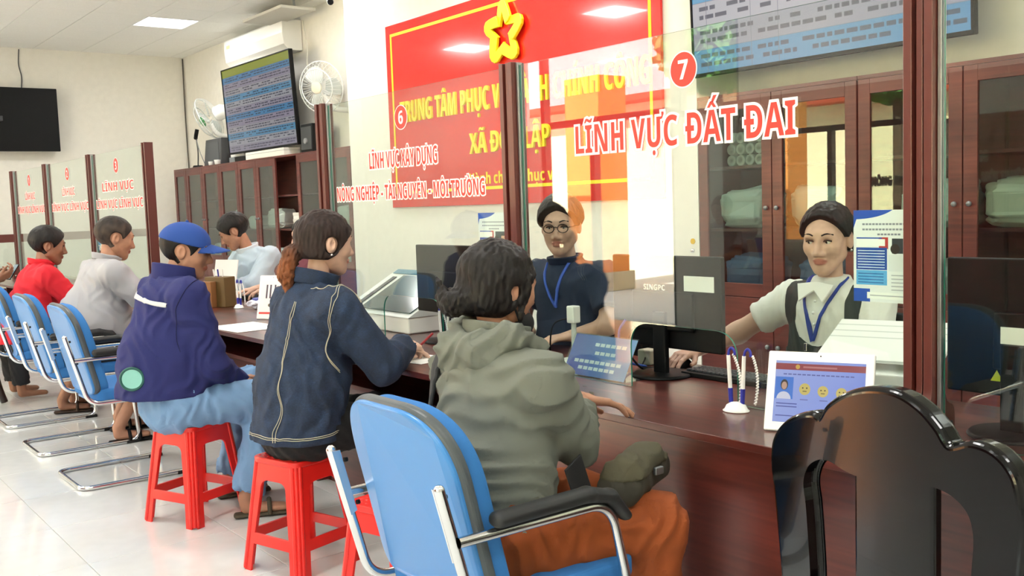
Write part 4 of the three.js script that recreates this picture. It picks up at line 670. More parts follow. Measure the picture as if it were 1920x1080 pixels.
monitor('large black monitor back with yellow triangle sticker at the right edge', [2.64, 0.84, -1.14], 0, 0.62, 0.37, 0.09, (t) => { for (const c of t.children) if (c.name === 'neck' || c.name === 'stand_base') { c.position.z = -0.1; c.position.x = -0.03; }
  part(t, 'label', bx(-0.0315, -0.0302, 0.145, 0.19, -0.15, -0.03, 0), M.paper); part(t, 'barcode_label', bx(-0.0315, -0.0302, 0.12, 0.14, -0.135, -0.03, 0), M.paper); part(t, 'barcode', bx(-0.0322, -0.0316, 0.124, 0.136, -0.115, -0.085, 0), M.black); part(t, 'sticker', faceFront(extr(shapeOf([[0, 0], [0.034, 0], [0.017, 0.03]]), 0.001, 0), -0.0125, 0.04, -0.185), std(0xc9d63a, 0.4));
});
{ // keyboard, mouse, papers and boxes around the clerk
  let t = thing('keyboard', 'black keyboard on the near counter behind the glass opening', 'keyboard', [2.74, TOP, -2.27], 0);
  part(t, 'body', bx(-0.07, 0.07, 0, 0.018, -0.22, 0.22, 0.004), M.black); const k = bx(-0.0075, 0.0075, 0.018, 0.026, -0.0078, 0.0078, 0.002); const keys = []; for (let r = 0; r < 5; r++) for (let c = 0; c < 21; c++) keys.push(k.clone().translate(-0.045 + r * 0.0195, 0, -0.2 + c * 0.0198)); const km = part(t, 'keys', mergeGeometries(keys), M.darkGrey); km.userData.kind = 'stuff';
  t = thing('computer_mouse', 'black mouse under the clerk hand', 'mouse', [2.82, TOP, -2.62], 0.2); const g = new THREE.SphereGeometry(1, 24, 14, 0, 6.3, 0, Math.PI / 2); g.scale(0.055, 0.035, 0.03); part(t, 'body', g, M.black); part(t, 'wheel', at(new THREE.CylinderGeometry(0.006, 0.006, 0.006, 12).rotateX(Math.PI / 2), -0.03, 0.03, 0), M.grey); part(t, 'cable', tube([[-0.05, 0.005, 0], [-0.1, 0.004, 0.03], [-0.12, 0.004, -0.1]], 0.002), M.black);
  const sheet = (label, x, z, w, d, turn, y = TOP) => { const p = single('paper_sheet', label, 'paper', bx(-d / 2, d / 2, 0.0005, 0.0015, -w / 2, w / 2, 0), M.paper); p.position.set(x, y, z); p.rotation.y = turn; return p; };
  sheet('white paper sheet under the clerk left hand behind the keyboard', 2.83, -2.15, 0.3, 0.12, 0.15); sheet('long white paper lying over the counter edge beside the denim jacket woman', 2.21, -5.38, 0.42, 0.3, 0.06, TOP + 0.001); sheet('white form under the denim jacket woman hands', 2.24, -3.6, 0.24, 0.2, 0.2);
  sheet('white papers behind the glass beside the desk sign', 2.6, -3.0, 0.2, 0.2, 0.1); 
  t = thing('document_tray', 'white stacked document tray behind the tablet at the right post', 'tray', [2.8, TOP, -1.76], 0.3);
  for (let i = 0; i < 2; i++) part(t, 'tray', bx(-0.12, 0.12, 0.002 + i * 0.05, 0.045 + i * 0.05, -0.16, 0.16, 0.006), M.whitePlastic);
  const f = single('open_file', 'open white ruled file lying on the document tray', 'file', bx(-0.15, 0.15, 0, 0.012, -0.18, 0.2, 0.003), std(0xffffff, 0.7, { map: canvasTex(256, 256, (c) => { c.fillStyle = '#f4f4f1'; c.fillRect(0, 0, 256, 256); c.fillStyle = '#cfd2d0'; for (let y = 0; y < 256; y += 12) c.fillRect(0, y, 256, 2); }) })); f.position.set(2.87, TOP + 0.162, -1.79); f.rotation.set(0, 0.3, 0.3);
  t = thing('adapter_box', 'small beige power adapter beside the monitor foot', 'device', [2.78, TOP, -2.76]); part(t, 'body', bx(-0.03, 0.03, 0.0, 0.06, -0.035, 0.035, 0.008), std(0xb9bba6, 0.5)); part(t, 'lead', tube([[-0.03, 0.03, 0.01], [-0.08, 0.004, 0.05], [-0.03, 0.004, 0.1]], 0.003), M.black);
  t = thing('webcam', 'pale webcam stand behind the glass left of the papers', 'webcam', [2.62, TOP, -3.02], 0); part(t, 'base', cyl(0, 0, 0.015, 0, 0.06, 0.05), M.whitePlastic); part(t, 'pole', cyl(0, 0.015, 0.17, 0, 0.012, 0.01), phys(0xe8ecea, 0.2, { transmission: 0.4, thickness: 0 })); part(t, 'head', bx(-0.02, 0.02, 0.16, 0.23, -0.022, 0.022, 0.006), M.whitePlastic); part(t, 'cable', tube([[0, 0.18, -0.02], [-0.02, 0.15, -0.1], [0.0, 0.01, -0.16]], 0.0035), M.black);
  const p = thing('printed_poster', 'blue and white notice stuck on the near glass beside the post', 'poster', [XP + 0.006, 1.224, -1.5]);
  const pm = canvasTex(420, 560, (c, w, h) => { c.fillStyle = '#f3f4f8'; c.fillRect(0, 0, w, h); c.fillStyle = '#1f55c4'; c.beginPath(); c.moveTo(0, 0); c.lineTo(260, 0); c.quadraticCurveTo(180, 50, 20, 55); c.lineTo(0, 110); c.fill(); c.fillStyle = '#8d90a0'; for (const [y, a, b] of [[80, 60, 390], [112, 60, 380], [142, 160, 300]]) for (let x = a; x < b; x += 22) c.fillRect(x, y, 17, 11);
    c.fillStyle = '#c23a3a'; c.fillRect(170, 165, 60, 70); c.fillStyle = '#ffffff'; c.fillRect(20, 176, 190, 42); c.fillStyle = '#2b59c0'; c.fillRect(20, 166, 170, 8); c.fillStyle = '#1d4fae'; c.fillRect(18, 228, 205, 135); c.fillStyle = '#cfe0ff'; for (let y = 244; y < 350; y += 17) c.fillRect(28, y, 180, 6);
    c.fillStyle = '#64b4f0'; c.fillRect(18, 366, 205, 90); c.fillStyle = '#2d6fb8'; for (let y = 384; y < 440; y += 18) c.fillRect(30, y, 170, 6); c.fillStyle = '#2b3a44'; c.fillRect(255, 172, 165, 90); c.fillStyle = '#2a2422'; c.beginPath(); c.arc(275, 235, 30, 0, 7); c.fill(); c.fillStyle = '#e7eaef'; c.fillRect(232, 270, 90, 100); c.fillStyle = '#d7a384'; c.beginPath(); c.arc(368, 225, 28, 0, 7); c.fill(); c.fillStyle = '#2a2422'; c.fillRect(342, 188, 54, 22); c.fillStyle = '#2f62b0'; c.fillRect(330, 258, 90, 80);
    c.fillStyle = '#b9bcc6'; for (let y = 390; y < 500; y += 22) c.fillRect(250, y, 150, 7); c.fillStyle = '#1f55c4'; c.fillRect(0, 480, 110, 80); c.fillStyle = '#ffffff'; c.fillRect(90, 500, 330, 40); c.fillStyle = '#b9bcc6'; c.fillRect(110, 516, 280, 7); });
  const pg = new THREE.PlaneGeometry(0.19, 0.248); pg.rotateY(-Math.PI / 2); part(p, 'print', pg, std(0xffffff, 0.6, { map: pm })); part(p, 'backing', bx(0.0006, 0.0016, -0.124, 0.124, -0.095, 0.095, 0), M.paper);
  const p2 = thing('printed_poster', 'small blue and white notice on the glass left of the middle post', 'poster', [XP + 0.006, 1.24, -3.26]); part(p2, 'print', pg.clone(), std(0xffffff, 0.6, { map: pm })); part(p2, 'backing', bx(0.0006, 0.0016, -0.124, 0.124, -0.095, 0.095, 0), M.paper);
  const p3 = thing('printed_poster', 'small blue and white notice on the glass near the grey polo man', 'poster', [XP + 0.006, 1.24, -8.9]); part(p3, 'print', pg.clone(), std(0xffffff, 0.6, { map: pm })); part(p3, 'backing', bx(0.0006, 0.0016, -0.124, 0.124, -0.095, 0.095, 0), M.paper);
}
{ // pencil box, scanner, keyboards further along
  let t = thing('pencil_box', 'brown wooden pencil box on the open counter before the capped man', 'pencil box', [2.6, TOP, -6.74], rad(20)); const w1 = std(0x8a5c34, 0.6), w2 = std(0x5f4a26, 0.6);
  part(t, 'body', bx(-0.05, 0.05, 0, 0.21, -0.1, 0.1, 0.006), w2); part(t, 'front_box', bx(-0.1, -0.051, 0, 0.18, -0.1, 0.02, 0.005), w1); part(t, 'badge', at(new THREE.CylinderGeometry(0.03, 0.03, 0.004, 20).rotateZ(Math.PI / 2), -0.103, 0.11, -0.04), M.vinylWhite); for (let i = 0; i < 3; i++) part(t, 'pen', tube([[0, 0.19, -0.05 + i * 0.04], [-0.01, 0.26, -0.05 + i * 0.045]], 0.005, 4, 8), i === 1 ? M.penBlue : M.white);
  t = thing('copier', 'pale copier with sloped dark glass top behind the denim jacket woman', 'copier', [2.86, TOP, -4.66], 0);
  part(t, 'body', bx(-0.22, 0.2, 0, 0.085, -0.36, 0.34, 0.01), M.whitePlastic);
  const s = extr(shapeOf([[-0.22, 0.086], [0.2, 0.086], [0.2, 0.27], [0.15, 0.285]]), 0.7, 0.004); at(s, 0, 0, -0.36); part(t, 'sloped_cover', s, std(0xd7dcda, 0.5));
  const pl = (x0, x1, z0, z1, m, n) => { const a = Math.atan2(0.199, 0.37), L = Math.hypot(0.199, 0.37), g = bx(x0 * L, x1 * L, 0, 0.004, z0, z1, 0.001); g.rotateZ(a); part(t, n, at(g, -0.22, 0.092, 0), m); };
  pl(0.06, 0.84, -0.2, 0.32, phys(0x46585a, 0.12), 'glass_top'); pl(0.1, 0.8, -0.29, -0.25, M.darkGrey, 'vent_slot'); pl(0.88, 0.98, -0.34, 0.32, std(0x2e6d84, 0.5), 'teal_strip');
  t = thing('keyboard', 'black keyboard under the typing hands on the open counter', 'keyboard', [2.96, TOP, -7.06], 0); part(t, 'body', bx(-0.07, 0.07, 0, 0.03, -0.2, 0.2, 0.004), M.black); part(t, 'keys', bx(-0.06, 0.06, 0.03, 0.036, -0.19, 0.19, 0.003), M.darkGrey);
  t = thing('paper_holder', 'white upright paper stack beside the clerk in pale blue shirt', 'paper', [2.84, TOP, -7.32], 0.3); part(t, 'front_sheet', bx(-0.004, 0.004, 0.06, 0.3, -0.13, 0.13, 0.001), M.paper).rotation.z = -0.2; part(t, 'stack', bx(-0.1, 0.1, 0, 0.06, -0.14, 0.14, 0.004), M.paper);
  t = thing('packet', 'crumpled white and violet packet on the open counter beside the typing hands', 'packet', [2.72, TOP, -6.35], 0.4); const g = new THREE.IcosahedronGeometry(0.06, 4), p = g.attributes.position; for (let i = 0; i < p.count; i++) { const k = 1 + 0.35 * NZ(p.getX(i) * 30, p.getY(i) * 30, p.getZ(i) * 30); p.setXYZ(i, p.getX(i) * k * 1.3, p.getY(i) * k * 0.6, p.getZ(i) * k * 1.4); } g.computeVertexNormals(); part(t, 'wrap', at(g, 0, 0.036, 0), phys(0xdfe0ee, 0.3, { clearcoat: 0.4 })); part(t, 'label', bx(-0.05, 0.03, 0.05, 0.075, -0.03, 0.03, 0.01), std(0x5a62a8, 0.5));
}

// ---------------------------------------------------------------- seating
const chairs = 'blue cantilever visitor chairs', padGeo = {};
function blueChair(label, x, z) {                                    // faces +x; origin on the floor under the top of its back
  const t = thing('blue_chair', label, 'chair', [x, 0, z], 0, chairs), w = 0.245;
  part(t, 'frame', bent([[0.0, 0.8, w], [0.095, 0.445, w], [0.57, 0.445, w], [0.6, 0.013, w], [0.03, 0.013, w], [0.03, 0.013, -w], [0.6, 0.013, -w], [0.57, 0.445, -w], [0.095, 0.445, -w], [0.0, 0.8, -w]], 0.065, 0.0125, 300, 12), M.chrome);
  for (const s of [-1, 1]) {
    part(t, 'arm_tube', bent([[0.035, 0.68, s * (w + 0.012)], [0.47, 0.68, s * (w + 0.02)], [0.53, 0.46, s * (w + 0.012)]], 0.07, 0.0125, 50, 12), M.chrome);
    const zp = s * (w + 0.018), pd = [[0.14, 0.71], [0.4, 0.712], [0.47, 0.694], [0.515, 0.64]].map(([x, y]) => [x, y, zp]); if (!padGeo[s]) padGeo[s] = nets(join([0, 1, 2].map((i) => ecap(pd[i], pd[i + 1], [0.027, 0.019], [0.027, 0.019 - i * 0.002], [0, 0, 1])), 0.006), ...boxOf(pd, 0.05), 0.005); part(t, 'arm_pad', padGeo[s], M.rubber);
    part(t, 'bracket', extr(shapeOf([[0.0, 0.8], [0.022, 0.8], [0.062, 0.64], [0.045, 0.63]]), 0.004, 0.001).translate(-0.008, 0, s * (w - 0.016)), M.chrome);
    for (const y of [0.775, 0.66]) part(t, 'screw', at(new THREE.CylinderGeometry(0.006, 0.006, 0.008, 12).rotateZ(Math.PI / 2), 0.022 + (0.8 - y) * 0.25, y, s * (w - 0.022)), M.black);
    part(t, 'end_cap', at(new THREE.SphereGeometry(0.0126, 14, 10), 0, 0.8, s * w), M.chrome);
    part(t, 'foot_pad', bx(0.52, 0.6, 0, 0.02, s * w - 0.014, s * w + 0.014, 0.005), M.rubber);
  }
  const tilt = Math.atan2(0.095, 0.4);
  const back = (ww, hh, d, bev, off) => { const g = extr(rrect(ww, hh, 0.06, 0, hh / 2, 0.17), d, bev, 4, 20); g.rotateY(Math.PI / 2); const p = g.attributes.position; for (let i = 0; i < p.count; i++) p.setX(i, p.getX(i) + 0.45 * p.getZ(i) * p.getZ(i)); g.rotateZ(tilt); g.computeVertexNormals(); return at(g, 0.115 + off, 0.485, 0); };
  part(t, 'back_shell', back(0.44, 0.47, 0.006, 0.006, 0.0), M.bluePlastic); part(t, 'rim', back(0.445, 0.475, 0.006, 0.012, 0.016), M.rim); part(t, 'back_cushion', back(0.42, 0.46, 0.025, 0.016, 0.038), M.blueFabric);
  const seat = extr(rrect(0.45, 0.43, 0.07, 0, 0), 0.03, 0.018, 4); seat.rotateX(-Math.PI / 2); part(t, 'seat', at(seat, 0.37, 0.465, 0), M.blueFabric); const un = extr(rrect(0.43, 0.41, 0.07), 0.012, 0.004); un.rotateX(-Math.PI / 2); part(t, 'seat_shell', at(un, 0.36, 0.435, 0), M.bluePlastic); return t;
}
blueChair('blue chair with armrests holding the woman in olive jacket', 1.12, -1.985);
blueChair('empty blue chair left behind the man in blue cap', 1.235, -5.575);
blueChair('blue chair holding the man in grey polo', 1.25, -6.53);
blueChair('blue chair at the left edge holding the man in red shirt', 1.27, -7.55);
function redStool(label, x, z, turn) {
  const t = thing('red_stool', label, 'stool', [x, 0, z], turn, 'red plastic stools');
  const h = 0.45, a = 0.125, b = 0.172, dn = 0.43;                   // half widths at top and floor
  const seat = extr(rrect(0.25, 0.25, 0.04), 0.012, 0.006, 3); seat.rotateX(-Math.PI / 2); part(t, 'seat', at(seat, 0, h - 0.02, 0), M.red);
  const bump = new THREE.SphereGeometry(0.006, 8, 5, 0, 6.3, 0, 1.57), bs = []; for (let i = -4; i <= 4; i++) for (let k = -4; k <= 4; k++) bs.push(bump.clone().scale(1, 0.5, 1).translate(i * 0.026, h - 0.002, k * 0.026)); part(t, 'seat_studs', mergeGeometries(bs), M.red).userData.kind = 'stuff';
  const slope = (b - a) / dn, ang = Math.atan(slope), L = Math.hypot(dn, b - a), hw = (y) => lerp(b, a, y / L) - 0.022;
  for (let k = 0; k < 4; k++) {
    const s = new THREE.Shape(); const lw = 0.034;
    s.moveTo(-hw(0), 0); s.lineTo(-hw(0) + lw, 0); s.lineTo(-hw(0.11) + lw, 0.11); s.lineTo(hw(0.11) - lw, 0.11); s.lineTo(hw(0) - lw, 0); s.lineTo(hw(0), 0); s.lineTo(hw(L), L); s.lineTo(-hw(L), L); s.closePath();
    const q = new THREE.Path(), i0 = hw(0.15) - lw, i1 = hw(0.36) - lw - 0.002; q.moveTo(-i0, 0.15); q.lineTo(i0, 0.15); q.lineTo(i1, 0.32); q.quadraticCurveTo(i1, 0.365, i1 - 0.045, 0.365); q.lineTo(-i1 + 0.045, 0.365); q.quadraticCurveTo(-i1, 0.365, -i1, 0.32); q.closePath(); s.holes.push(q);
    const g = extr(s, 0.006, 0.002, 2, 12); at(g, 0, 0, -0.004); g.rotateX(-ang); at(g, 0, 0, b - 0.004); g.rotateY(k * Math.PI / 2); part(t, 'side_panel', g, M.red);
    const c = []; for (const o of [-0.014, 0, 0.014]) { const e = 0.012; const f = (r, y) => [(r - 0.014) * 1 + o * 0.7071, y, (r - 0.014) - o * 0.7071]; c.push(tube([f(b, 0.006), f(a, dn)], o === 0 ? 0.012 : 0.0095, 6, 8)); } 
    const cg = mergeGeometries(c); cg.rotateY(k * Math.PI / 2); part(t, 'corner_leg', cg, M.red);
  }
  return t;
}
redStool('red plastic stool under the man in blue cap', 1.575, -4.53, rad(22));
redStool('red plastic stool under the woman in denim jacket', 1.665, -3.6, rad(16));
redStool('red plastic stool half hidden behind the near blue chair back', 1.64, -2.78, rad(14));
{ // black carved chair in the foreground; drawn in its own plane (u along its width, v up)
  const t = thing('carved_chair', 'glossy black carved wooden chair with lobed crest in the right foreground', 'chair', [1.62, 0, -1.248], Math.atan2(1.62 - 1.521, -0.718 + 1.248) * -1 );
  const O = [[0.03, 0.44], [0.022, 0.632], [0.006, 0.78], [-0.004, 0.866], [0.003, 0.906], [0.031, 0.939], [0.069, 0.961], [0.105, 0.971], [0.125, 0.966], [0.149, 0.995], [0.199, 1.026], [0.25, 1.041], [0.309, 1.042], [0.354, 1.025], [0.386, 1.0], [0.413, 0.972], [0.458, 0.985], [0.497, 0.979], [0.525, 0.955], [0.536, 0.924], [0.54, 0.867], [0.53, 0.75], [0.515, 0.6], [0.51, 0.44]];
  const I = [[0.1, 0.5], [0.098, 0.657], [0.088, 0.791], [0.082, 0.842], [0.096, 0.875], [0.125, 0.894], [0.152, 0.896], [0.192, 0.886], [0.261, 0.882], [0.32, 0.89], [0.37, 0.903], [0.418, 0.899], [0.451, 0.878], [0.463, 0.845], [0.46, 0.776], [0.45, 0.6], [0.445, 0.5]];
  const s = shapeOf(O, false); s.holes.push(new THREE.Path(new THREE.CatmullRomCurve3(I.map(([x, y]) => new THREE.Vector3(x, y, 0)), true, 'centripetal').getPoints(110).map((p) => new THREE.Vector2(p.x, p.y))));
  const sm = new THREE.Shape(new THREE.CatmullRomCurve3(O.map(([x, y]) => new THREE.Vector3(x, y, 0)), true, 'centripetal').getPoints(160).map((p) => new THREE.Vector2(p.x, p.y))); sm.holes = s.holes;
  part(t, 'back_frame', at(upright(extr(sm, 0.02, 0.012, 5)), 0.02, 0, 0), M.blackGloss);
  part(t, 'splat', at(upright(extr(rrect(0.165, 0.5, 0.012, 0.276, 0.66), 0.01, 0.007, 4)), 0.03, 0, 0), M.blackGloss);
  part(t, 'seat', bx(0.0, 0.46, 0.42, 0.46, 0.0, 0.54, 0.015), M.blackGloss);
  for (const [x, z] of [[0.02, 0.05], [0.02, 0.49], [0.43, 0.05], [0.43, 0.49]]) part(t, 'leg', bx(x - 0.02, x + 0.02, 0, 0.42, z - 0.02, z + 0.02, 0.006), M.blackGloss);
}
{ // wooden chair further away at the left edge
  const t = thing('wooden_chair', 'dark wooden chair with curved legs behind the blue chairs at the left edge', 'chair', [1.02, 0, -8.78], 0), m = phys(0x2a1c18, 0.3, { clearcoat: 0.4 });
  for (const [x, z] of [[0.04, 0.4], [0.42, 0.4], [0.04, -0.05], [0.42, -0.05]]) part(t, 'leg', tube([[x, 0.44, z], [x - 0.01, 0.25, z], [x + 0.015, 0.1, z], [x + 0.04, 0.012, z]], 0.026, 16, 8), m);
  part(t, 'seat', bx(0, 0.48, 0.44, 0.48, -0.1, 0.45, 0.012), m); part(t, 'back', mergeGeometries([bx(0, 0.035, 0.48, 0.95, -0.1, -0.04, 0.01), bx(0, 0.035, 0.48, 0.95, 0.39, 0.45, 0.01), bx(0, 0.035, 0.88, 0.97, -0.04, 0.39, 0.01)]), m); part(t, 'splat', bx(0.008, 0.026, 0.48, 0.9, 0.1, 0.25, 0.005), m);
  redStool('red plastic stool far off at the left edge behind the wooden chair', 1.2, -9.6, 0.1);
}
function officeChair(label, x, z) {                                  // faces -x
  const t = thing('office_chair', label, 'chair', [x, 0, z], 0, 'black office chairs of the clerks');
  const s = extr(rrect(0.44, 0.44, 0.08), 0.04, 0.014, 3); s.rotateX(-Math.PI / 2); part(t, 'seat', at(s, 0, 0.405, 0), M.black);
  const b = upright(extr(rrect(0.4, 0.4, 0.08, 0, 0.72, 0.12), 0.025, 0.012, 3)); b.rotateZ(-0.08); part(t, 'backrest', at(b, 0.2, 0.0, 0), M.black);
  part(t, 'back_bar', tube([[0.12, 0.4, 0], [0.27, 0.42, 0], [0.29, 0.6, 0]], 0.016, 20, 10), M.darkGrey); part(t, 'pole', cyl(0, 0.09, 0.4, 0, 0.025), M.darkGrey);
  for (let k = 0; k < 5; k++) { const a = k * Math.PI * 0.4, c = Math.cos(a), q = Math.sin(a); part(t, 'base_arm', tube([[0, 0.1, 0], [0.14 * c, 0.09, 0.14 * q], [0.27 * c, 0.07, 0.27 * q]], 0.016, 12, 8), M.black); part(t, 'castor', at(new THREE.SphereGeometry(0.028, 14, 10), 0.27 * c, 0.029, 0.27 * q), M.rubber); }
}
officeChair('black office chair of the clerk in white blouse', 3.22, -2.2);
officeChair('black office chair of the clerk with glasses', 3.1, -3.5);
officeChair('black office chair of the clerk in pale blue shirt', 3.24, -7.45);
{ // unseen wooden cupboards added along the customers' wall to darken reflections in the near glass
  for (let i = 0; i < 3; i++) {
    const t = thing('added_cupboard', `tall brown cupboard added to darken the near glass reflection, ${['furthest from the viewer', 'middle one of three', 'closest to the viewer'][i]}`, 'cupboard', [XL + 0.01, 0, -6.45 + i * 1.38], 0, 'cupboards added along the customers wall');
    part(t, 'carcass', bx(0, 0.42, 0, 2.3, 0, 1.37, 0.004), M.cabWood);
    for (const z of [0.01, 0.69]) { const d = part(t, 'door', bx(0.421, 0.44, 0.08, 2.26, z, z + 0.67, 0.004), M.cabWood); part(d, 'handle', bx(0.441, 0.46, 1.05, 1.2, z < 0.1 ? 0.62 : 0.74, z < 0.1 ? 0.635 : 0.755, 0.004), M.steel); }
  }
}
// ---------------------------------------------------------------- the people
const cloth = (c, o = {}) => std(c, 0.85, { bumpMap: fabricBump, bumpScale: 0.0005, ...o });
{ // woman in olive hooded jacket
  const o = person({ label: 'person in olive hooded jacket and rust trousers seated at the near counter, seen from behind', fem: true, skin: 'tan', hip: [1.43, 0.55, -2.02], chest: [1.51, 0.91, -2.06], neck: [1.55, 1.04, -2.09], head: [1.58, 1.172, -2.12], yaw: 2, pitch: 8,
    sh: [[1.53, 0.955, -1.885], [1.535, 0.955, -2.26]], el: [[1.69, 0.765, -1.955], [1.68, 0.75, -2.42]], wr: [[1.9, 0.82, -2.17], [1.92, 0.8, -2.38]], hd: [{ d: [0.85, -0.17, 0.25], p: [-0.15, -1, 0.1], curl: [0.14, 0.18, 0.24, 0.3], thumb: 0.3 }, { d: [0.8, -0.1, 0.15], p: [0, -1, 0], curl: [0.4, 0.4, 0.45, 0.5] }],
    kn: [[1.83, 0.55, -1.82], [1.83, 0.55, -2.12]], an: [[1.85, 0.1, -1.84], [1.85, 0.1, -2.12]], ft: [[1, 0, 0.1], [1, 0, -0.1]] });
  const olive = cloth(0x70746a); const [, f] = top(o, 'jacket', { ease: 0.024, bw: 1.02, bd: 1.08, sleeve: 1.7, arm: 0.88, hemY: 0.6, loose: 0.9, cell: 0.007, fold: fold(0.009, 5, 17, -7, 1.7) }, olive);
  pants(o, cloth(0x96481a), { ease: 0.02, fold: fold(0.011, 9, 10, 8, 6.1) });
  // hood lying on the back and shoulders
  const nb = o.neck, B = (x, y, z) => addv(nb, [x, y + 0.022, z]), hood = join([cap(B(-0.105, -0.03, -0.05), B(-0.105, -0.03, 0.05), 0.042), cap(B(-0.105, -0.03, -0.05), B(-0.04, 0.0, -0.1), 0.042, 0.036), cap(B(-0.105, -0.03, 0.05), B(-0.04, 0.0, 0.1), 0.042, 0.036), cap(B(-0.04, 0, -0.1), B(0.07, -0.03, -0.085), 0.036, 0.024), cap(B(-0.04, 0, 0.1), B(0.07, -0.03, 0.085), 0.036, 0.024), cap(B(-0.115, -0.1, -0.03), B(-0.115, -0.1, 0.03), 0.034), cap(B(-0.1, -0.06, -0.075), B(-0.1, -0.06, 0.075), 0.03)], 0.035), well = ell(B(0.0, 0.05, 0), [0.1, 0.075, 0.078]), wr = fold(0.009, 8, 20, 8, 9.4);
  ring(o, 'collar', addv(o.neck, [-0.012, 0.0, 0]), [0.2, 1, 0], 0.07, 0.05, 0.014, olive, 0.95, 0.1);
  part(o.t, 'hood', nets((x, y, z) => smax(hood(x, y, z) + wr(x, y, z), -well(x, y, z), 0.02), ...boxOf([nb], 0.28), 0.006), olive);
  hair(o, { thick: 0.014, nape: true, low: -0.075, side: 0.55, ear: 0.018, mess: 0.005, lump: 0.006, z0: 0.04, y0: 0.03, strand: 300, extra: [[[0.0, -0.03, -0.1], [0.018, -0.045, -0.13], 0.04, 0.036], [[0.018, -0.045, -0.13], [0.035, -0.03, -0.145], 0.03, 0.024], [[-0.076, 0.03, 0.035], [-0.078, -0.075, 0.02], 0.015, 0.006], [[0.035, -0.02, -0.15], [0.05, 0.02, -0.165], 0.01, 0.004]] });
  const mask = ell([0, -0.085, 0.05], [0.066, 0.045, 0.058]); part(o.t, 'face_mask', nets((x, y, z) => smax(smax(mask(x, y, z), -(o.hf(x, y, z) - 0.001), 0.003), y + 0.055 - (z - 0.03) * 0.2, 0.004), [-0.1, -0.15, -0.02], [0.1, -0.02, 0.14], 0.004).applyMatrix4(o.H), std(0x141416, 0.8));
  part(o.t, 'mask_strap', tube([[-0.066, -0.085, 0.03], [-0.075, -0.05, 0.005], [-0.081, -0.01, -0.03]].map(o.hp), 0.003, 16, 6), std(0x141416, 0.8));
  // shoulder bag with its strap
  const bag = thing('shoulder_bag', 'olive brown shoulder bag resting on the lap of the olive jacket woman', 'bag', [0, 0, 0]);
  const bf = join([ecap([1.72, 0.665, -1.82], [1.94, 0.665, -1.93], [0.06, 0.05], [0.055, 0.045], [0, 0, 1]), ecap([1.74, 0.71, -1.82], [1.9, 0.71, -1.9], [0.04, 0.03], [0.04, 0.03], [0, 0, 1])], 0.03), bw = fold(0.005, 11, 8, 9, 2.2); part(bag, 'body', nets((x, y, z) => bf(x, y, z) + bw(x, y, z), [1.58, 0.56, -2.05], [2.05, 0.8, -1.7], 0.006), cloth(0x38352a)); part(bag, 'flap', nets((x, y, z) => smax(bf(x, y, z) + bw(x, y, z) - 0.004, 0.69 - y, 0.006), [1.58, 0.66, -2.05], [2.05, 0.82, -1.7], 0.006), cloth(0x4a4633)); part(bag, 'buckle', bx(1.83, 1.86, 0.68, 0.7, -1.812, -1.8, 0.003), M.steel);
  part(bag, 'strap', band((x, y, z) => f(x, y, z) - 0.004, [[1.36, 0.7, -2.2], [1.35, 0.82, -2.24], [1.38, 0.94, -2.25], [1.48, 1.02, -2.24], [1.58, 0.97, -2.2], [1.63, 0.85, -2.12]], 0.045, 0.003, [0.1, 0.3, 0.95]), std(0x25272a, 0.7)); part(bag, 'side_strap', at(bx(-0.035, 0.035, -0.07, 0.07, -0.003, 0.003, 0.002).rotateZ(0.4).rotateY(0.2), 1.61, 0.69, -1.85), std(0x1b1c1e, 0.7));
}
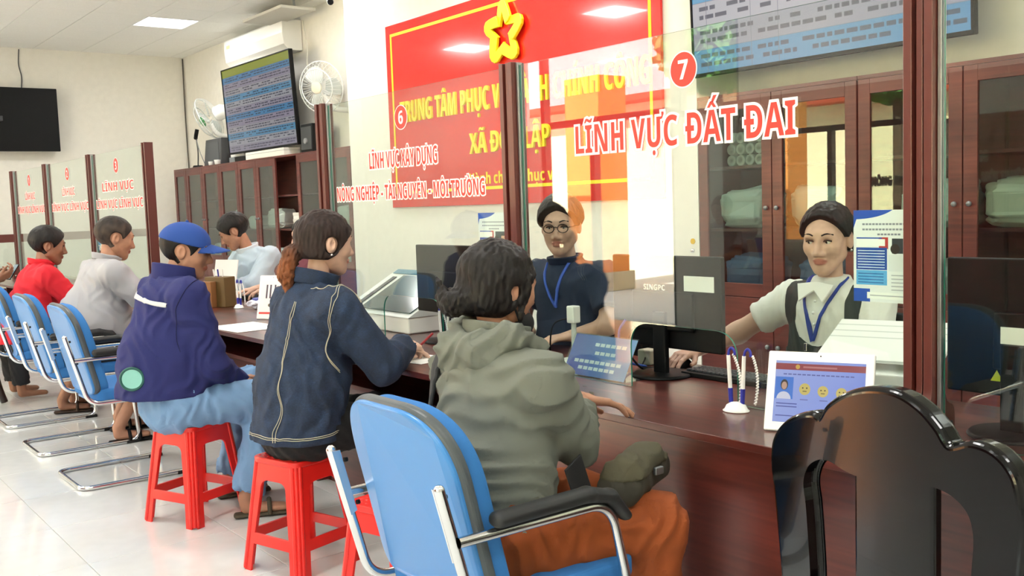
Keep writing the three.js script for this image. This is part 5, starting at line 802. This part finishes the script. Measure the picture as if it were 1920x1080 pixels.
{ // woman in denim jacket
  const o = person({ label: 'person in blue denim jacket with ponytail writing at the counter on a red stool', fem: true, skin: 'light', hip: [1.66, 0.55, -3.59], chest: [1.74, 0.97, -3.59], neck: [1.785, 1.115, -3.6], head: [1.83, 1.262, -3.6], hs: 1.04, yaw: 4, pitch: 6, w: 1.06,
    sh: [[1.765, 1.015, -3.4], [1.765, 1.015, -3.79]], el: [[1.93, 0.79, -3.36], [1.92, 0.8, -3.85]], wr: [[2.15, 0.815, -3.56], [2.14, 0.81, -3.66]], hd: [{ d: [0.75, 0.0, -0.4], p: [-0.2, -1, -0.35], curl: [0.55, 0.6, 0.65, 0.7], thumb: 0.7 }, { d: [0.85, -0.12, 0.3], p: [0, -1, 0], curl: [0.25, 0.3, 0.3, 0.35] }],
    kn: [[2.1, 0.53, -3.5], [2.1, 0.53, -3.72]], an: [[2.12, 0.1, -3.5], [2.12, 0.1, -3.7]], ft: [[1, 0, 0.1], [1, 0, -0.1]] });
  const dm = std(0xffffff, 0.85, { map: T.denim, bumpMap: fabricBump, bumpScale: 0.0006 }); const [j, f] = top(o, 'denim_jacket', { ease: 0.034, bw: 1.06, bd: 1.04, hemPoint: [1.66, 0.53, -3.59], sleeve: 1.9, hemY: 0.515, loose: 0.85, neckUp: 0.0, cell: 0.0078, fold: fold(0.008, 8, 5, 7, 4.9) }, dm);
  pants(o, cloth(0x101114)); ring(o, 'collar', addv(o.neck, [-0.02, -0.015, 0]), [0.28, 1, 0], 0.074, 0.06, 0.01, dm, 0.95, 0.15);
  const th = std(0xb9b49f, 0.8), L = (p, n) => { for (const d of [0, 0.011]) part(j, 'stitching', seam(f, p.map((q) => addv(q, [0, d * 0.6, d])), 0.0015, 0.0008, n || 60), th); };
  L([[1.62, 1.08, -3.5], [1.55, 0.95, -3.47], [1.5, 0.8, -3.45], [1.47, 0.65, -3.43], [1.46, 0.54, -3.42]]); L([[1.79, 1.08, -3.41], [1.72, 1.02, -3.36], [1.69, 0.93, -3.35], [1.7, 0.84, -3.36], [1.75, 0.78, -3.37]]); L([[1.7, 1.12, -3.5], [1.76, 1.08, -3.42], [1.82, 1.02, -3.36]]);
  L([[1.5, 0.545, -3.75], [1.46, 0.545, -3.58], [1.5, 0.545, -3.42], [1.64, 0.545, -3.36], [1.8, 0.545, -3.4]]);
  hair(o, { thick: 0.013, nape: true, low: -0.06, side: 0.6, ear: 0.03, mess: 0.005, z0: 0.06, y0: 0.045, mat: hairTint, extra: [[[0, -0.02, -0.1], [0.0, -0.045, -0.135], 0.028, 0.026], [[0, -0.045, -0.135], [0.005, -0.12, -0.15], 0.034, 0.032], [[0.005, -0.12, -0.15], [0.01, -0.19, -0.13], 0.032, 0.018]], color: (x, y, z) => { const q = clamp((-z - 0.105) * 22) * clamp((0.02 - y) * 9), n = 0.8 + 0.5 * NZ(x * 120, y * 14, z * 90); return mix3([0.035 * n, 0.021 * n, 0.018 * n], [0.26 * n, 0.085 * n, 0.03 * n], q); } });
  part(o.t, 'earring', at(new THREE.SphereGeometry(0.006, 12, 8), ...o.hp([-0.082, -0.04, -0.008])), M.chrome); part(o.t, 'hair_band', at(new THREE.TorusGeometry(0.026, 0.008, 8, 20).rotateX(1.2), 0, -0.04, -0.13).applyMatrix4(o.H), M.black);
  const pen = thing('pen', 'dark red pen in the hand of the denim jacket woman', 'pen', [0, 0, 0]); part(pen, 'barrel', tube([[2.205, 0.775, -3.6], [2.26, 0.83, -3.57], [2.29, 0.86, -3.555]], 0.0055, 10, 10), std(0x8c1720, 0.4)); part(pen, 'tip', tube([[2.185, 0.756, -3.61], [2.205, 0.775, -3.6]], 0.003, 4, 8), M.chrome);
}
{ // man in cap and navy jacket
  const o = person({ label: 'person in blue cap, navy work jacket and pale jeans seated on a red stool', skin: 'tan', hip: [1.5, 0.55, -4.54], chest: [1.51, 0.99, -4.55], neck: [1.55, 1.115, -4.56], head: [1.605, 1.228, -4.55], hs: 1.05, yaw: 27, pitch: 10, w: 1.04, stubble: true,
    sh: [[1.53, 1.03, -4.36], [1.53, 1.035, -4.75]], el: [[1.62, 0.725, -4.36], [1.62, 0.73, -4.76]], wr: [[1.8, 0.6, -4.52], [1.8, 0.6, -4.58]], hd: [{ d: [0.8, -0.4, -0.1], p: [0, -0.3, -1], curl: [0.3, 0.3, 0.3, 0.3] }, { d: [0.8, -0.4, 0.1], p: [0, -0.3, 1], curl: [0.3, 0.3, 0.3, 0.3] }],
    kn: [[1.9, 0.52, -4.4], [1.95, 0.54, -4.7]], an: [[1.735, 0.095, -4.33], [1.8, 0.095, -4.7]], ft: [[0.9, 0, 0.35], [0.95, 0, 0.1]] });
  const navy = cloth(0x242a66); const [j, f] = top(o, 'work_jacket', { ease: 0.034, bw: 1.06, bd: 1.42, hemPoint: [1.47, 0.6, -4.54], sleeve: 1.95, hemY: 0.59, loose: 0.8, cell: 0.0078, fold: fold(0.009, 9, 8, 5, 7.7) }, navy);
  ring(o, 'collar', addv(o.neck, [-0.012, -0.03, 0]), [0.22, 1, 0], 0.08, 0.085, 0.011, navy, 0.92, 0.08);
  part(j, 'reflective_stripe', band(f, [[1.38, 1.055, -4.73], [1.36, 1.05, -4.63], [1.36, 1.035, -4.5], [1.38, 1.015, -4.39], [1.41, 1.0, -4.33]], 0.026, 0.001, [0, 1, 0]), std(0xc9cdd3, 0.45)); part(j, 'seam', seam(f, [[1.55, 1.07, -4.34], [1.46, 1.0, -4.31], [1.44, 0.9, -4.31], [1.47, 0.8, -4.32]], 0.0016), cloth(0x181c48));
  { const q = at(new THREE.CylinderGeometry(0.048, 0.048, 0.012, 30), 0, 0, 0), fanp = onto(f, [1.3, 0.695, -4.44], 0.006), n = norm(sub(onto(f, fanp, 0.05, 3), fanp)); q.applyQuaternion(new THREE.Quaternion().setFromUnitVectors(new THREE.Vector3(0, 1, 0), V(n))); const m = part(j, 'fan_port', at(q, ...fanp), phys(0x8fd0c4, 0.25), 'pale green round fan port'); const b = at(new THREE.TorusGeometry(0.048, 0.006, 8, 30).rotateX(Math.PI / 2), 0, 0.005, 0); b.applyQuaternion(new THREE.Quaternion().setFromUnitVectors(new THREE.Vector3(0, 1, 0), V(n))); part(m, 'rim', at(b, ...fanp), std(0x1c5a52, 0.5)); }
  pants(o, std(0x7a9fc8, 0.85, { bumpMap: fabricBump, bumpScale: 0.0006 }), { ease: 0.024, fold: fold(0.011, 12, 8, 10, 2.4) });
  sandal(o, 0, std(0x4a4434, 0.8), [0.1]); sandal(o, 1, std(0x4a4434, 0.8), [0.1]);
  hair(o, { thick: 0.006, low: -0.055, side: 0.8, ear: 0.036, z0: 0.055, y0: 0.04, mess: 0.001 });
  const crown = ell([0, 0.04, -0.012], [0.089, 0.09, 0.112]), crownIn = ell([0, 0.03, -0.012], [0.082, 0.083, 0.104]), capMat = cloth(0x254a96);
  const c = part(o.t, 'cap', nets((x, y, z) => smax(smax(crown(x, y, z), 0.034 - y - z * 0.12, 0.006), -crownIn(x, y, z), 0.003), [-0.11, 0, -0.14], [0.11, 0.15, 0.13], 0.004).applyMatrix4(o.H), capMat);
  part(c, 'brim', nets((x, y, z) => { const yy = 0.042 - 5.5 * x * x - Math.max(0, z - 0.1) * 0.16, e = Math.hypot(x / 0.082, Math.max(0, z - 0.06) / 0.125) - 1; return smax(smax(Math.abs(y - yy) - 0.0035, e * 0.08, 0.004), 0.075 - z - 3 * x * x, 0.004); }, [-0.1, -0.03, 0.03], [0.1, 0.08, 0.21], 0.004).applyMatrix4(o.H), capMat);
  part(c, 'button', at(new THREE.SphereGeometry(0.008, 10, 8), 0, 0.13, -0.012).applyMatrix4(o.H), capMat);
}
{ // man in grey polo
  const o = person({ label: 'person in light grey polo with cropped hair leaning at the counter, seen from behind', skin: 'tan', hip: [1.66, 0.56, -6.53], chest: [1.75, 0.99, -6.53], neck: [1.81, 1.135, -6.54], head: [1.86, 1.262, -6.55], hs: 1.1, yaw: 4, pitch: 14, w: 1.18,
    sh: [[1.77, 1.05, -6.3], [1.77, 1.05, -6.76]], el: [[1.98, 0.83, -6.28], [1.98, 0.83, -6.8]], wr: [[2.2, 0.79, -6.4], [2.2, 0.79, -6.65]], hd: [{ d: [1, -0.05, -0.2], p: [0, -1, 0], curl: [0.3, 0.3, 0.3, 0.3] }, { d: [1, -0.05, 0.2], p: [0, -1, 0], curl: [0.3, 0.3, 0.3, 0.3] }],
    kn: [[2.04, 0.54, -6.4], [2.04, 0.54, -6.68]], an: [[1.74, 0.1, -6.33], [1.85, 0.1, -6.7]], ft: [[0.95, 0, 0.1], [0.95, 0, 0.1]] });
  const gp = cloth(0xa9a9ad); top(o, 'polo_shirt', { ease: 0.028, bw: 1.08, bd: 1.3, hemPoint: [1.62, 0.58, -6.53], sleeve: 0.78, hemY: 0.56, fold: fold(0.008, 8, 8, 6, 3.3) }, gp); ring(o, 'collar', addv(o.neck, [-0.02, -0.012, 0]), [0.3, 1, 0], 0.07, 0.04, 0.008, gp, 0.95, 0.3);
  pants(o, cloth(0x26282c), { len: 0.62 }); sandal(o, 0, M.black, [0.06, 0.12]); sandal(o, 1, M.black, [0.06, 0.12]);
  hair(o, { thick: 0.01, low: -0.06, side: 0.9, ear: 0.036, mess: 0.002, z0: 0.05, y0: 0.05, mat: hairTint, color: (x, y, z) => { const q = clamp(0.35 + 0.9 * NZ(x * 26, y * 26, z * 26) + (z > 0.03 ? -0.6 : 0.05) - (y - 0.05) * 5); return mix3([0.025, 0.02, 0.017], [0.075, 0.052, 0.04], q); } });
}
{ // man in red shirt
  const o = person({ label: 'person in bright red shirt with short black hair at the left', skin: 'brown', hip: [1.5, 0.56, -7.55], chest: [1.6, 0.95, -7.56], neck: [1.65, 1.085, -7.58], head: [1.7, 1.208, -7.6], hs: 1.08, yaw: 8, pitch: 10, w: 1.05,
    sh: [[1.63, 1.005, -7.36], [1.63, 1.005, -7.78]], el: [[1.8, 0.8, -7.32], [1.8, 0.8, -7.82]], wr: [[2.05, 0.79, -7.45], [2.05, 0.79, -7.7]], hd: [{ d: [1, -0.05, -0.2], p: [0, -1, 0], curl: [0.3, 0.3, 0.3, 0.3] }, { d: [1, -0.05, 0.2], p: [0, -1, 0], curl: [0.3, 0.3, 0.3, 0.3] }],
    kn: [[1.9, 0.54, -7.42], [1.9, 0.54, -7.7]], an: [[1.72, 0.1, -7.62], [1.85, 0.1, -7.85]], ft: [[0.9, 0, 0.3], [0.95, 0, 0.1]] });
  const r = cloth(0xcf1b2c); top(o, 'shirt', { ease: 0.024, bd: 1.2, hemPoint: [1.47, 0.58, -7.55], sleeve: 0.85, hemY: 0.56, fold: fold(0.007, 8, 9, 8, 5.3) }, r); ring(o, 'collar', addv(o.neck, [-0.02, -0.012, 0]), [0.3, 1, 0], 0.068, 0.04, 0.008, r, 0.95, 0.3);
  pants(o, cloth(0x1f2023), { len: 0.6 }); sandal(o, 0, std(0x3a2a20, 0.8), [0.1]); sandal(o, 1, std(0x3a2a20, 0.8), [0.1]); hair(o, { thick: 0.017, low: -0.055, side: 0.9, ear: 0.034, mess: 0.002, z0: 0.055, y0: 0.05 });
}
{ // person at the very edge holding a phone
  const o = person({ label: 'person in dark clothes at the left edge, only the hands with a phone in view', skin: 'brown', hip: [1.2, 0.56, -8.6], chest: [1.24, 0.95, -8.6], neck: [1.27, 1.08, -8.6], head: [1.32, 1.23, -8.6], yaw: 0, pitch: 20,
    sh: [[1.25, 1.0, -8.4], [1.25, 1.0, -8.8]], el: [[1.34, 0.8, -8.34], [1.33, 0.8, -8.84]], wr: [[1.51, 0.955, -8.42], [1.5, 0.93, -8.62]], hd: [{ d: [0.8, 0.35, 0.0], p: [-0.4, 0.6, -0.7], curl: [0.7, 0.7, 0.7, 0.7], thumb: 0.6 }, { d: [0.8, 0.3, 0.2], p: [-0.4, 0.6, 0.7], curl: [0.7, 0.7, 0.7, 0.7] }],
    kn: [[1.6, 0.54, -8.45], [1.6, 0.54, -8.75]], an: [[1.62, 0.1, -8.45], [1.62, 0.1, -8.75]], ft: [[1, 0, 0], [1, 0, 0]] });
  top(o, 'dark_jacket', { ease: 0.028, sleeve: 1.72, hemY: 0.55, fold: fold(0.007, 8, 9, 8, 1.3), hemPoint: [1.2, 0.58, -8.6] }, cloth(0x17181b)); pants(o, cloth(0x202226)); hair(o, { thick: 0.012, low: -0.03, ear: 0.034 });
  const p = thing('phone', 'phone held up at the left edge of the picture', 'phone', [1.63, 1.0, -8.5], 0.2); part(p, 'body', bx(-0.004, 0.004, -0.07, 0.07, -0.036, 0.036, 0.004), M.black).rotation.z = -0.6; part(p, 'screen', bx(-0.0046, -0.0041, -0.064, 0.064, -0.033, 0.033, 0), phys(0x8fa6b4, 0.1)).rotation.z = -0.6;
}
{ // clerk in white blouse and dark pinafore
  const o = person({ label: 'person in white blouse and dark grey pinafore with blue lanyard working behind the glass', fem: true, skin: 'light', hip: [3.2, 0.56, -2.2], chest: [3.17, 0.94, -2.19], neck: [3.15, 1.075, -2.185], head: [3.115, 1.228, -2.175], hs: 1.03, yaw: 180 + 16 - 32, pitch: 8, gaze: -1,
    sh: [[3.165, 1.0, -2.36], [3.175, 1.0, -2.02]], el: [[3.06, 0.86, -2.55], [3.07, 0.8, -1.95]], wr: [[2.9, 0.8, -2.63], [2.9, 0.79, -2.12]], hd: [{ d: [-1, -0.08, 0.08], p: [0, -1, 0], curl: [0.3, 0.35, 0.4, 0.45], thumb: 0.2 }, { d: [-0.8, -0.1, -0.4], p: [0, -1, 0], curl: [0.35, 0.4, 0.45, 0.5] }],
    kn: [[2.98, 0.5, -2.3], [2.98, 0.5, -2.08]], an: [[3.0, 0.1, -2.3], [3.0, 0.1, -2.08]], ft: [[-1, 0, 0], [-1, 0, 0]] });
  const w = cloth(0xe9e8e2); const [b, f] = top(o, 'blouse', { ease: 0.012, sleeve: 0.62, hemY: 0.6, loose: 1, cell: 0.0075, fold: fold(0.005, 10, 5, 22, 2.9) }, w);
  const pin = cloth(0x3a3f3e), S = o.S, c0 = o.neck; // dress with a deep round neckline and wide straps
  part(o.t, 'pinafore', nets((x, y, z) => { const d = f(x, y, z) - 0.006, s = (x - c0[0]) * S[0] + (z - c0[2]) * S[2], front = x < 3.16, u = Math.abs(s); const neck = front ? Math.hypot(s / 0.105, Math.max(0, (y - 0.86)) < 1e-6 ? (y - 0.93) / 0.1 : 0) - 1 : -1; let e = d; const hole = front ? (y > 0.93 ? 0.098 - u : 0.098 - Math.hypot(s, (y - 0.93) * 1.15)) : -1; e = smax(e, hole, 0.006); e = smax(e, u - 0.165 - (y < 0.9 ? 1 : 0), 0.006); e = smax(e, y - 1.07, 0.006); const arm = Math.max(0, 0); if (y > 0.82) e = smax(e, u - 0.16, 0.006); return e; }, [2.95, 0.58, -2.5], [3.4, 1.12, -1.9], 0.007), pin);
  pants(o, pin, { len: 0.3 }); for (const s of [-1, 1]) { const a = o.neck, q = extr(shapeOf([[0, 0], [0.075, -0.01], [0.05, -0.075], [0.0, -0.03]].map(([x, y]) => [s * x, y])), 0.003, 0.002); q.rotateX(-0.5); q.rotateY(-Math.PI / 2 ); at(q, a[0] - 0.085, a[1] + 0.0, a[2] + 0.0); part(o.t, 'collar', q, std(0xefeee9, 0.8, { side: THREE.DoubleSide })); }
  for (let i = 0; i < 3; i++) part(o.t, 'blouse_button', at(new THREE.SphereGeometry(0.0055, 10, 8), ...onto(f, [3.03, 1.02 - i * 0.05, -2.19], 0.001)), M.white);
  const ln = std(0x27409c, 0.6); part(o.t, 'lanyard', mergeGeometries([band(f, [[3.15, 1.09, -2.11], [3.06, 1.03, -2.125], [3.03, 0.95, -2.16], [3.02, 0.86, -2.19]], 0.013, 0.003, [0.1, 0.1, 1]), band(f, [[3.15, 1.09, -2.26], [3.06, 1.03, -2.25], [3.03, 0.95, -2.215], [3.02, 0.86, -2.19]], 0.013, 0.003, [0.1, 0.1, 1])]), ln); part(o.t, 'lanyard_clip', bx(3.0, 3.012, 0.83, 0.86, -2.196, -2.184, 0.003), M.chrome);
  hair(o, { thick: 0.014, nape: true, low: -0.05, side: 0.7, ear: 0.032, mess: 0.004, z0: 0.052, y0: 0.072, extra: [[[0, 0.0, -0.11], [0, -0.01, -0.14], 0.04, 0.038]] });
  part(o.t, 'earring', at(new THREE.SphereGeometry(0.005, 12, 8), ...o.hp([0.082, -0.038, -0.006])), M.chrome);
}
{ // clerk with glasses behind the screen
  const o = person({ label: 'person with glasses, navy shirt and blue lanyard behind the glass left of the bright reflection', skin: 'light', hip: [3.05, 0.58, -3.5], chest: [3.0, 1.0, -3.49], neck: [2.98, 1.13, -3.48], head: [2.94, 1.285, -3.46], hs: 1.06, yaw: 180 - 38, pitch: 6,
    sh: [[3.0, 1.05, -3.7], [3.06, 1.05, -3.3]], el: [[2.95, 0.85, -3.78], [2.98, 0.85, -3.2]], wr: [[2.87, 0.8, -3.62], [2.88, 0.8, -3.35]], hd: [{ d: [-1, -0.05, 0.2], p: [0, -1, 0], curl: [0.3, 0.3, 0.3, 0.3] }, { d: [-1, -0.05, -0.2], p: [0, -1, 0], curl: [0.3, 0.3, 0.3, 0.3] }] });
  const [, f] = top(o, 'shirt', { ease: 0.02, sleeve: 0.7, hemY: 0.6, fold: fold(0.006, 8, 9, 8, 8.3) }, cloth(0x1e2a44)); ring(o, 'collar', addv(o.neck, [0, -0.012, 0]), [-0.1, 1, 0], 0.066, 0.035, 0.008, cloth(0x1e2a44), 0.95, 0.3);
  part(o.t, 'lanyard', mergeGeometries([band(f, [[2.95, 1.12, -3.42], [2.88, 1.03, -3.42], [2.87, 0.92, -3.44]], 0.013, 0.003, [0.3, 0, 1]), band(f, [[2.93, 1.12, -3.55], [2.87, 1.03, -3.5], [2.87, 0.92, -3.44]], 0.013, 0.003, [0.3, 0, 1])]), std(0x3a5cc0, 0.6));
  hair(o, { thick: 0.022, low: -0.05, side: 0.9, ear: 0.034, z0: 0.058, y0: 0.066, mess: 0.003 });
  const gl = []; for (const s of [-1, 1]) { gl.push(at(new THREE.TorusGeometry(0.021, 0.002, 8, 28).scale(1.05, 0.85, 1), s * 0.03, 0.006, 0.102)); gl.push(tube([[s * 0.052, 0.01, 0.1], [s * 0.078, 0.01, 0.05], [s * 0.084, 0.01, -0.01]], 0.0018, 12, 6)); } gl.push(tube([[-0.01, 0.01, 0.104], [0, 0.013, 0.107], [0.01, 0.01, 0.104]], 0.0018, 8, 6)); part(o.t, 'glasses', mergeGeometries(gl).applyMatrix4(o.H), M.black);
}
{ // clerk in pale blue shirt looking down
  const o = person({ label: 'person in pale blue shirt looking down at papers behind the far counter', skin: 'tan', hip: [3.2, 0.58, -7.45], chest: [3.16, 0.98, -7.45], neck: [3.12, 1.11, -7.48], head: [3.03, 1.25, -7.5], hs: 1.1, yaw: 180 + 28, pitch: 30,
    sh: [[3.16, 1.05, -7.66], [3.2, 1.05, -7.24]], el: [[3.02, 0.86, -7.76], [3.06, 0.86, -7.2]], wr: [[2.88, 0.82, -7.6], [2.9, 0.83, -7.35]], hd: [{ d: [-1, -0.05, 0.2], p: [0, -1, 0], curl: [0.4, 0.4, 0.4, 0.4] }, { d: [-1, -0.05, -0.2], p: [0, -1, 0], curl: [0.4, 0.4, 0.4, 0.4] }] });
  const b = cloth(0xb7c8d6); top(o, 'shirt', { ease: 0.024, sleeve: 1.9, hemY: 0.6, fold: fold(0.007, 8, 10, 8, 6.3) }, b); ring(o, 'collar', addv(o.neck, [0.01, -0.015, 0]), [-0.3, 1, 0], 0.068, 0.045, 0.009, std(0xd6dfe6, 0.8), 0.95, 0.3); hair(o, { thick: 0.018, low: -0.055, side: 0.9, ear: 0.034, z0: 0.06, y0: 0.05, mess: 0.0025 });
}
{ // clerk almost hidden by the denim jacket woman, typing
  const o = person({ label: 'person hidden behind the denim jacket woman, bare forearms typing on the far keyboard', skin: 'light', fem: true, hip: [3.34, 0.56, -6.72], chest: [3.3, 0.94, -6.72], neck: [3.29, 1.07, -6.72], head: [3.26, 1.215, -6.72], yaw: 180 + 10, pitch: 12,
    sh: [[3.28, 1.0, -6.9], [3.3, 1.0, -6.54]], el: [[3.14, 0.86, -6.95], [3.18, 0.85, -6.6]], wr: [[2.99, 0.83, -7.04], [3.02, 0.83, -6.86]], hd: [{ d: [-0.9, -0.08, -0.3], p: [0, -1, 0], curl: [0.35, 0.4, 0.4, 0.45] }, { d: [-0.8, -0.08, -0.5], p: [0, -1, 0], curl: [0.35, 0.4, 0.4, 0.45] }] });
  top(o, 'shirt', { ease: 0.016, sleeve: 0.7, hemY: 0.6, fold: fold(0.005, 8, 10, 8, 2.3) }, cloth(0x6a3440)); hair(o, { thick: 0.012, nape: true, low: -0.07, side: 0.6, ear: 0.02, z0: 0.055, y0: 0.045 });
}
shade(scene);
renderer.render(scene, camera);
